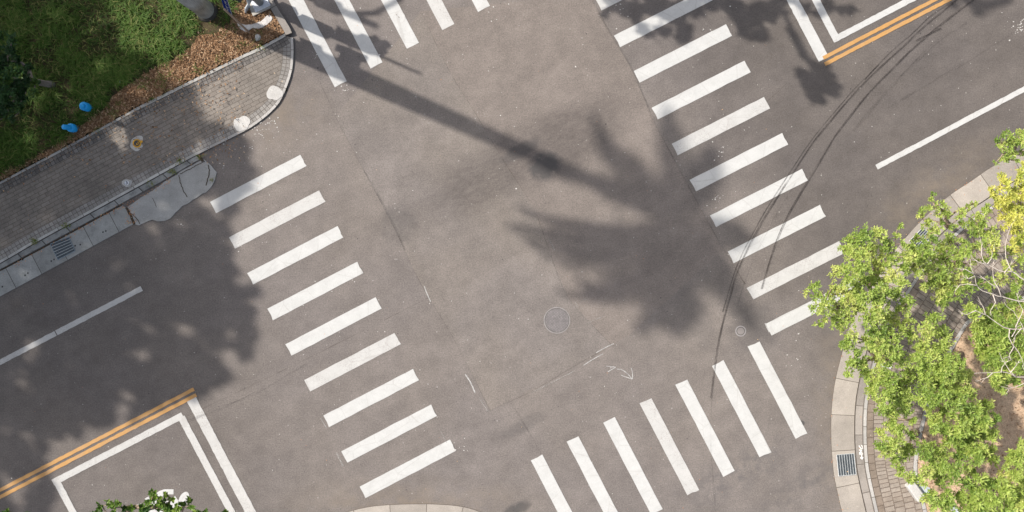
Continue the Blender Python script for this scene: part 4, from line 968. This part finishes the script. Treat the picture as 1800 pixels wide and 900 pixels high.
# --- tall trees beyond the left edge whose shade lies on the road and the sidewalk
shade = [(-420, -260), (80, -120), (130, -40), (165, 40), (215, 110), (285, 150), (340, 205), (395, 250), (412, 300), (380, 345), (372, 410), (392, 470), (425, 540), (408, 600), (365, 650), (300, 680), (245, 695), (200, 715), (130, 722), (70, 745), (60, 790), (95, 850), (70, 930), (-420, 960)]
def inside(p, pg):
    r = False; j = len(pg)-1
    for i in range(len(pg)):
        if (pg[i][1] > p[1]) != (pg[j][1] > p[1]) and p[0] < (pg[j][0]-pg[i][0])*(p[1]-pg[i][1])/(pg[j][1]-pg[i][1])+pg[i][0]: r = not r
        j = i
    return r
rs = random.Random(17); tp = [(-520, -180), (-560, 150), (-500, 370)]; groups = [[], [], []]
cnt_ = 0
while cnt_ < 1000:
    x, y = rs.uniform(-420, 440), rs.uniform(-260, 950)
    if not inside((x, y), shade): continue
    rp = rs.uniform(16, 36)
    if not all(inside((x+rp*.55*math.cos(a), y+rp*.55*math.sin(a)), shade) for a in (0, 1.05, 2.1, 3.14, 4.2, 5.2)): rp = rs.uniform(7, 16)
    z = rs.uniform(8.0, 10.5); gx, gy = x - SX*z, y - SY*z
    k = min(range(3), key=lambda i: (gx-tp[i][0])**2 + (gy-tp[i][1])**2)
    groups[k].append((G(gx, gy, z), px2m(rp))); cnt_ += 1
for q in range(150):
    i = rs.randint(2, len(shade)-5); a_ = Vector(shade[i]).lerp(Vector(shade[i+1]), rs.random())
    x, y = a_.x + abs(rs.gauss(0, 13)), a_.y + rs.gauss(2, 12)
    z = rs.uniform(8.0, 10.0); gx, gy = x - SX*z, y - SY*z
    k = min(range(3), key=lambda i: (gx-tp[i][0])**2 + (gy-tp[i][1])**2)
    groups[k].append((G(gx, gy, z), px2m(rs.uniform(9, 15))))
for k in range(3):
    b = G(*tp[k], .12); t = thing('street_tree', b, 'tall leafy street tree of the verge beyond the left edge whose shade covers the road', 'tree', 'tall trees beyond the left edge')
    grow(t, b, groups[k], .22, None, M['bark_dark'], M['leaf_s'], 1.8, .30, .15, 9, 40+k, (.5, .2), .6, .7, .012)

# --- tree at the north-east corner, beyond the upper edge
rs = random.Random(23); pn = []
for (x, y, rp) in ((1085, 8, 26), (1120, 20, 24), (1150, 8, 28), (1185, 22, 26), (1200, 50, 20), (1165, 55, 15), (1215, 15, 26), (1250, -5, 30), (1290, 15, 30), (1320, 30, 30), (1345, 15, 28), (1300, 50, 22), (1330, 62, 16), (1355, 30, 12), (1375, 0, 18), (1405, 15, 14), (1430, 22, 14), (1450, 8, 16), (1475, 12, 8), (1485, 18, 5), (1070, -10, 24), (1130, 45, 14), (1140, 62, 8),
                   (1120, -25, 30), (1200, -30, 34), (1280, -35, 34), (1360, -35, 34), (1430, -35, 28), (1190, 70, 8), (1060, 25, 10)):
    for q in range(2):
        z = rs.uniform(4.2, 5.2); pn.append((G(x+rs.uniform(-8, 8)-SX*z, y+rs.uniform(-5, 5)-SY*z, z), px2m(rp*.75)))
b = G(1080, -260, .12); t = thing('street_tree', b, 'leafy street tree beyond the upper edge whose shade falls on the upper stripes', 'tree')
grow(t, b, pn, .14, None, M['bark_dark'], M['leaf_s'], 1.9, .22, .11, 8, 51, (.5, .2), .55, .6, .010)
rs = random.Random(29); pn = []
for (x, y, rp) in ((1670, 5, 10), (1700, 0, 16), (1725, 8, 16), (1745, 5, 14), (1715, 18, 9), (1760, -12, 20), (1700, -25, 24), (1740, -35, 24), (1800, -30, 22), (1660, -20, 18), (1770, 0, 6)):
    z = rs.uniform(6.5, 7.5); pn.append((G(x-SX*z, y-SY*z, z), px2m(rp)))
b = G(1330, -300, .12); t = thing('street_tree', b, 'slender street tree beyond the upper edge to the right whose shade touches the tyre marks', 'tree')
grow(t, b, pn, .12, None, M['bark_dark'], M['leaf_s'], 2.0, .22, .10, 8, 57, (.5, .2), .55, .6, .010)

# --- royal palm
PH = 14.9; pb = P(363, 19, .054); t = thing('palm_tree', pb, 'tall palm with a smooth ringed grey trunk beside the street sign', 'palm tree')
mb = MB(); prof = [(.30, -.05), (.285, .05), (.275, .18), (.285, .20), (.28, 1.0)]
for k in range(2, 27):
    z = k*.5; prof.append((.28 + .03*math.sin(min(1, z/7)*math.pi) - .012*max(0, z-7), z)); 
mb.lathe(pb, prof, 28); mb.build('trunk', M['palm_bark'], t, True)
mb = MB(); mb.lathe(pb, [(.36, -.02), (.345, .05), (.31, .11), (.284, .125)], 28); mb.build('base_ring', plain('dark_base_ring', (.045, .042, .036), .95, 0, .3), t, True)  # near-black ring round the foot of the trunk
mb = MB(); mb.lathe(pb+Vector((0, 0, 13.0)), [(.22, 0), (.20, .6), (.13, 1.5), (.05, 2.0)], 20); mb.build('crownshaft', M['leaf_s'] if 0 else plain('palm_crownshaft', (.10, .18, .05), .5), t, True)
cr = pb + Vector((0, 0, PH-.3))
def frond(tx, ty, dz, mx, my, mz, seed, wd=1.0):
    """tip and bend of the rachis as ground offsets in photo pixels plus metres of rise; two rows of drooping leaflets"""
    rr = random.Random(seed); tip = cr + Vector((px2m(tx), -px2m(ty), dz)); mid = cr + Vector((px2m(mx), -px2m(my), mz))
    fr = MB(); pts = []
    n_ = 26
    for k in range(n_+1):
        s = k/n_; pts.append(cr*(1-s)**2 + mid*2*s*(1-s)*1.0 + tip*s*s)
    fr.tube(pts[::2], [.045*(1-k/14)+.008 for k in range(len(pts[::2]))], 5); fr.t = [.3]*len(fr.v)
    for k in range(3, n_+1):
        s = k/n_; t_ = (pts[k]-pts[k-1]).normalized(); sd = t_.cross(Vector((0, 0, 1))).normalized()
        L = .80*wd*math.sin(math.pi*min(1, .12+s*.84))**.8
        for sgn in (-1, 1):
            for m in range(3):
                p = pts[k-1].lerp(pts[k], m/3)
                dd = sd*sgn*1.0 + t_*rr.uniform(.35, .7) + Vector((0, 0, rr.uniform(-.45, .25)))
                add_leaf(fr, p, dd, L*rr.uniform(.85, 1.1), .13, rr.uniform(.2, .8), .25, roll=rr.uniform(-.3, .3))
    fr.build('frond', M['palm_leaf'], t)
cs = (363+PH*SX, 19+PH*SY)            # where the head's shadow falls
for k, (x, y, dz, u, v, w_, wd) in enumerate(((905, 400, -2.8, 1120, 500, .6, 1.1), (920, 368, -2.9, 1080, 452, .3, .6), (998, 518, -2.0, 1140, 580, .6, .9), (1140, 588, -1.0, 1210, 580, .8, 1.1), (1205, 598, -.4, 1240, 560, .9, 1.0),
        (1056, 206, -1.8, 1120, 320, .6, .9), (1105, 275, -2.2, 1170, 345, .3, .6), (1190, 190, -.6, 1215, 300, .9, .9), (1275, 262, .2, 1260, 340, 1.0, .9), (1345, 590, .4, 1300, 500, 1.2, .8), (1340, 430, .6, 1290, 420, 1.1, .8), (1015, 312, -3.0, 1125, 338, .2, .7), (940, 425, -2.4, 1110, 530, .5, 1.0), (1030, 500, -1.8, 1150, 575, .6, 1.0), (965, 298, -3.3, 1115, 345, .1, .7), (1300, 520, .2, 1270, 480, .9, .8))):
    frond(x - cs[0] - dz*SX, y - cs[1] - dz*SY, dz, u - cs[0] - w_*SX, v - cs[1] - w_*SY, w_, 100+k, wd)

# ================================================================== GROUND COVER
rg = random.Random(77)
gr = MB()
vis = [(0, -60), (0, 303), (40, 288), (90, 258), (150, 212), (180, 190), (205, 160), (240, 135), (270, 115), (305, 100), (335, 80), (352, 58), (380, 52), (405, 35), (415, 5), (430, -60)]
def blade(p, d, L, w, tint, bend):
    s = Vector((-d.y, d.x, 0)).normalized()*w*.5; i = len(gr.v)
    q1 = p + d*L*.35 + Vector((0, 0, L*.5)); q2 = p + d*L*.75 + Vector((0, 0, L*(.62-bend*.2))); q3 = p + d*L*1.05 + Vector((0, 0, L*(.5-bend*.5)))
    gr.v += [p-s, p+s, q1-s*.9, q1+s*.9, q2-s*.6, q2+s*.6, q3]; gr.f += [(i, i+1, i+3, i+2), (i+2, i+3, i+5, i+4), (i+4, i+5, i+6)]
    gr.uv += [(0, 0)]*7; gr.t += [tint]*7
for k in range(420):
    x, y = rg.uniform(60, 470), rg.uniform(0, 312)
    if not inside((x, y), lb) or mnoise.noise(Vector((x*.03, y*.03, 1.7))) < .08 or inside((x, y), smear): continue
    for j in range(rg.randint(4, 9)):
        a = rg.uniform(0, 6.28); blade(P(x, y, .058)+Vector((rg.gauss(0, .05), rg.gauss(0, .05), 0)), Vector((math.cos(a), math.sin(a), 0)), rg.uniform(.1, .28), .012, min(1, max(0, rg.gauss(.5, .25))), rg.random())
k = 0
while k < 3400:
    x, y = rg.uniform(-60, 440), rg.uniform(-70, 312)
    if not inside((x, y), [(-60, -60), (-60, 330)] + vis[1:]): continue
    if (x-368)**2 + (y-24)**2 < 700: continue
    k += 1
    f = mnoise.noise(Vector((x*.018, y*.018, 3.3))); f2 = mnoise.noise(Vector((x*.05, y*.05, 8.1)))
    if f2 < -.22 and rg.random() < .8: continue
    bald = f < -.15
    p = P(x, y, .054); nb = rg.randint(3, 6) if bald else rg.randint(9, 15); ph = rg.uniform(0, 6.28)
    if x > 345 and y > 20 and rg.random() < .55: nb = 3
    for j in range(nb):
        a = ph + rg.gauss(0, 1.1); d = Vector((math.cos(a), math.sin(a), 0))
        L = rg.uniform(.10, .33)*(1.2 if f > .05 else .8)
        tt_ = .38 + f*.45 + rg.gauss(0, .14)
        if rg.random() < (.22 if bald else .06): tt_ = rg.uniform(.75, 1)
        blade(p + Vector((rg.gauss(0, .05), rg.gauss(0, .05), 0)), d, L, rg.uniform(.010, .018), min(1, max(0, tt_)), rg.uniform(0, 1))
tag(gr.build('grass', M['grass']), 'long green grass growing on the verge beside the sidewalk', 'grass', kind='stuff')

lt = MB()
def dead(p, s, tint):
    a = rg.uniform(0, 6.28); el = rg.gauss(.15, .3); d = Vector((math.cos(a)*math.cos(el), math.sin(a)*math.cos(el), math.sin(el)))
    add_leaf(lt, p, d, s, s*rg.uniform(.25, .5), tint, rg.uniform(-.2, .3), roll=rg.gauss(0, .5))
k = 0
while k < 7000:
    x, y = rg.uniform(-20, 500), rg.uniform(-40, 325)
    if not inside((x, y), lb): continue
    if inside((x, y), smear) or (x-453)**2+(y-66)**2 < 90: continue
    k += 1; dead(P(x, y, .064+rg.uniform(0, .03)), rg.uniform(.04, .11), min(1, max(0, rg.gauss(.45, .28))))
k = 0
while k < 1500:
    x, y = rg.uniform(120, 500), rg.uniform(-40, 290); k += 1
    q = Vector((.886*x-.463*y, .463*x+.886*y)); edge_ = 296 - q.y - (40 if x > 330 else 0)
    if rg.random() < math.exp(-max(0, edge_-40)/22) and x < 430: dead(P(x, y, .10+rg.uniform(0, .06)), rg.uniform(.04, .11), min(1, max(0, rg.gauss(.45, .28))))
for k in range(1500):
    x = rg.uniform(-10, 470); y = 320 - (x*.547) + rg.gauss(0, 16) - 10
    if y > 330 or y < -30: continue
    dead(P(x, y, .070), rg.uniform(.03, .08), rg.random())
tag(lt.build('leaf_litter', M['litter']), 'dry brown fallen leaves along the edge of the grass verge', 'leaf litter', kind='stuff')
lt = MB()
for k in range(150):
    s = rg.random(); q = along(g2, .62+.33*s) if 0 else Vector((rg.uniform(-5, 300), 0)); q.y = 476 - (q.x*.54) + rg.gauss(3, 3)
    dead(P(q.x, q.y, .03+rg.uniform(0, .02)), rg.uniform(.03, .075), rg.random())
for k in range(60):
    dead(P(rg.uniform(222, 238), rg.uniform(364, 394), .035), rg.uniform(.03, .07), rg.random())
for k in range(26):
    x, y = rg.uniform(0, 420), 0; y = 400 - x*.52 + rg.uniform(-60, 30); dead(P(x, y, .062), rg.uniform(.03, .08), rg.random())
for k in range(260):
    q = E[rg.randint(30, len(E)-20)]; o_ = abs(rg.gauss(0, 1.5)) if rg.random() < .5 else rg.uniform(5, 60)
    if not (1400 < q.x < 1810): continue
    dead(P(q.x-1+o_, q.y + rg.uniform(-3, 3), .03 if o_ < 42 else .14), rg.uniform(.03, .06), rg.random())
for k in range(110):
    x, y = rg.uniform(0, 1480), rg.uniform(0, 900); dead(P(x, y, .014), rg.uniform(.02, .05), rg.random())
tag(lt.build('fallen_leaves', M['petal']), 'scattered orange fallen leaves in the gutters and on the pavers', 'fallen leaves', kind='stuff')
lt = MB(); k = 0
while k < 2600:
    x, y = rg.uniform(1600, 1850), rg.uniform(520, 930)
    if not inside((x, y), bed): continue
    k += 1; dead(P(x, y, .158+rg.uniform(0, .02)), rg.uniform(.03, .09), min(1, max(0, rg.gauss(.5, .25))))
tag(lt.build('leaf_litter', M['litter']), 'thin brown leaf litter on the bare soil under the trees', 'leaf litter', kind='stuff')
# weeds in the kerb joints
for k, (x, y, n_) in enumerate(((117, 397, 16), (61, 424, 18), (304, 302, 20), (316, 283, 14), (352, 275, 8), (266, 322, 8), (374, 316, 6))):
    gr = MB(); p = P(x, y, .05)
    for j in range(n_*2):
        a = rg.uniform(0, 6.28); blade(p+Vector((rg.gauss(0, .06), rg.gauss(0, .03), 0)), Vector((math.cos(a), math.sin(a), 0)), rg.uniform(.04, .13), .014, rg.uniform(.5, 1), .6)
    o = gr.build('weed_tuft', M['grass'], origin=p)
    tag(o, ['weed tuft on the kerb joint above the shaded drain grate', 'weed tuft on the kerb joint left of the shaded drain grate', 'yellowish weed tuft between kerb stone and concrete apron', 'weed tuft on the paver edge above the concrete apron', 'tiny weed tuft at the last kerb stone above the apron', 'small weed tuft on the kerb joint right of the white valve cover', 'small green weed at the ragged end of the concrete apron'][k], 'weed', 'weeds in the kerb joints')

# ================================================================== LIGHT AND CAMERA
w = bpy.data.worlds.new('World'); sc.world = w; w.use_nodes = True
nt = w.node_tree; sky = nt.nodes.new('ShaderNodeTexSky'); sky.sky_type = 'NISHITA'; sky.sun_disc = False
sd = Vector((-SX, SY, 0)).normalized()
sky.sun_elevation = SUN_EL; sky.sun_rotation = math.atan2(sd.x, sd.y); sky.dust_density = 3.0; sky.ozone_density = .6
hs = nt.nodes.new('ShaderNodeHueSaturation'); hs.inputs['Saturation'].default_value = .60       # thin summer haze: a paler sky
nt.links.new(sky.outputs[0], hs.inputs['Color']); nt.links.new(hs.outputs[0], nt.nodes['Background'].inputs[0]); nt.nodes['Background'].inputs[1].default_value = .13
sl = bpy.data.lights.new('sun', 'SUN'); sl.energy = 4.0; sl.angle = math.radians(1.15); sl.color = (1.0, .945, .875)
so = bpy.data.objects.new('sun', sl); C.objects.link(so)
dv = Vector((sd.x*math.cos(SUN_EL), sd.y*math.cos(SUN_EL), math.sin(SUN_EL)))
so.rotation_euler = dv.to_track_quat('Z', 'Y').to_euler()
cd = bpy.data.cameras.new('camera'); co = bpy.data.objects.new('camera', cd); C.objects.link(co)
co.location = (0, 0, H); cd.sensor_width = 36; cd.lens = 36*F/1800; cd.clip_end = 3000; cd.clip_start = .5
sc.camera = co
sc.view_settings.view_transform = 'Standard'; sc.view_settings.look = 'None'; sc.view_settings.exposure = .68; sc.view_settings.gamma = 1
for o in bpy.data.objects:
    if '_b' in o: del o['_b']
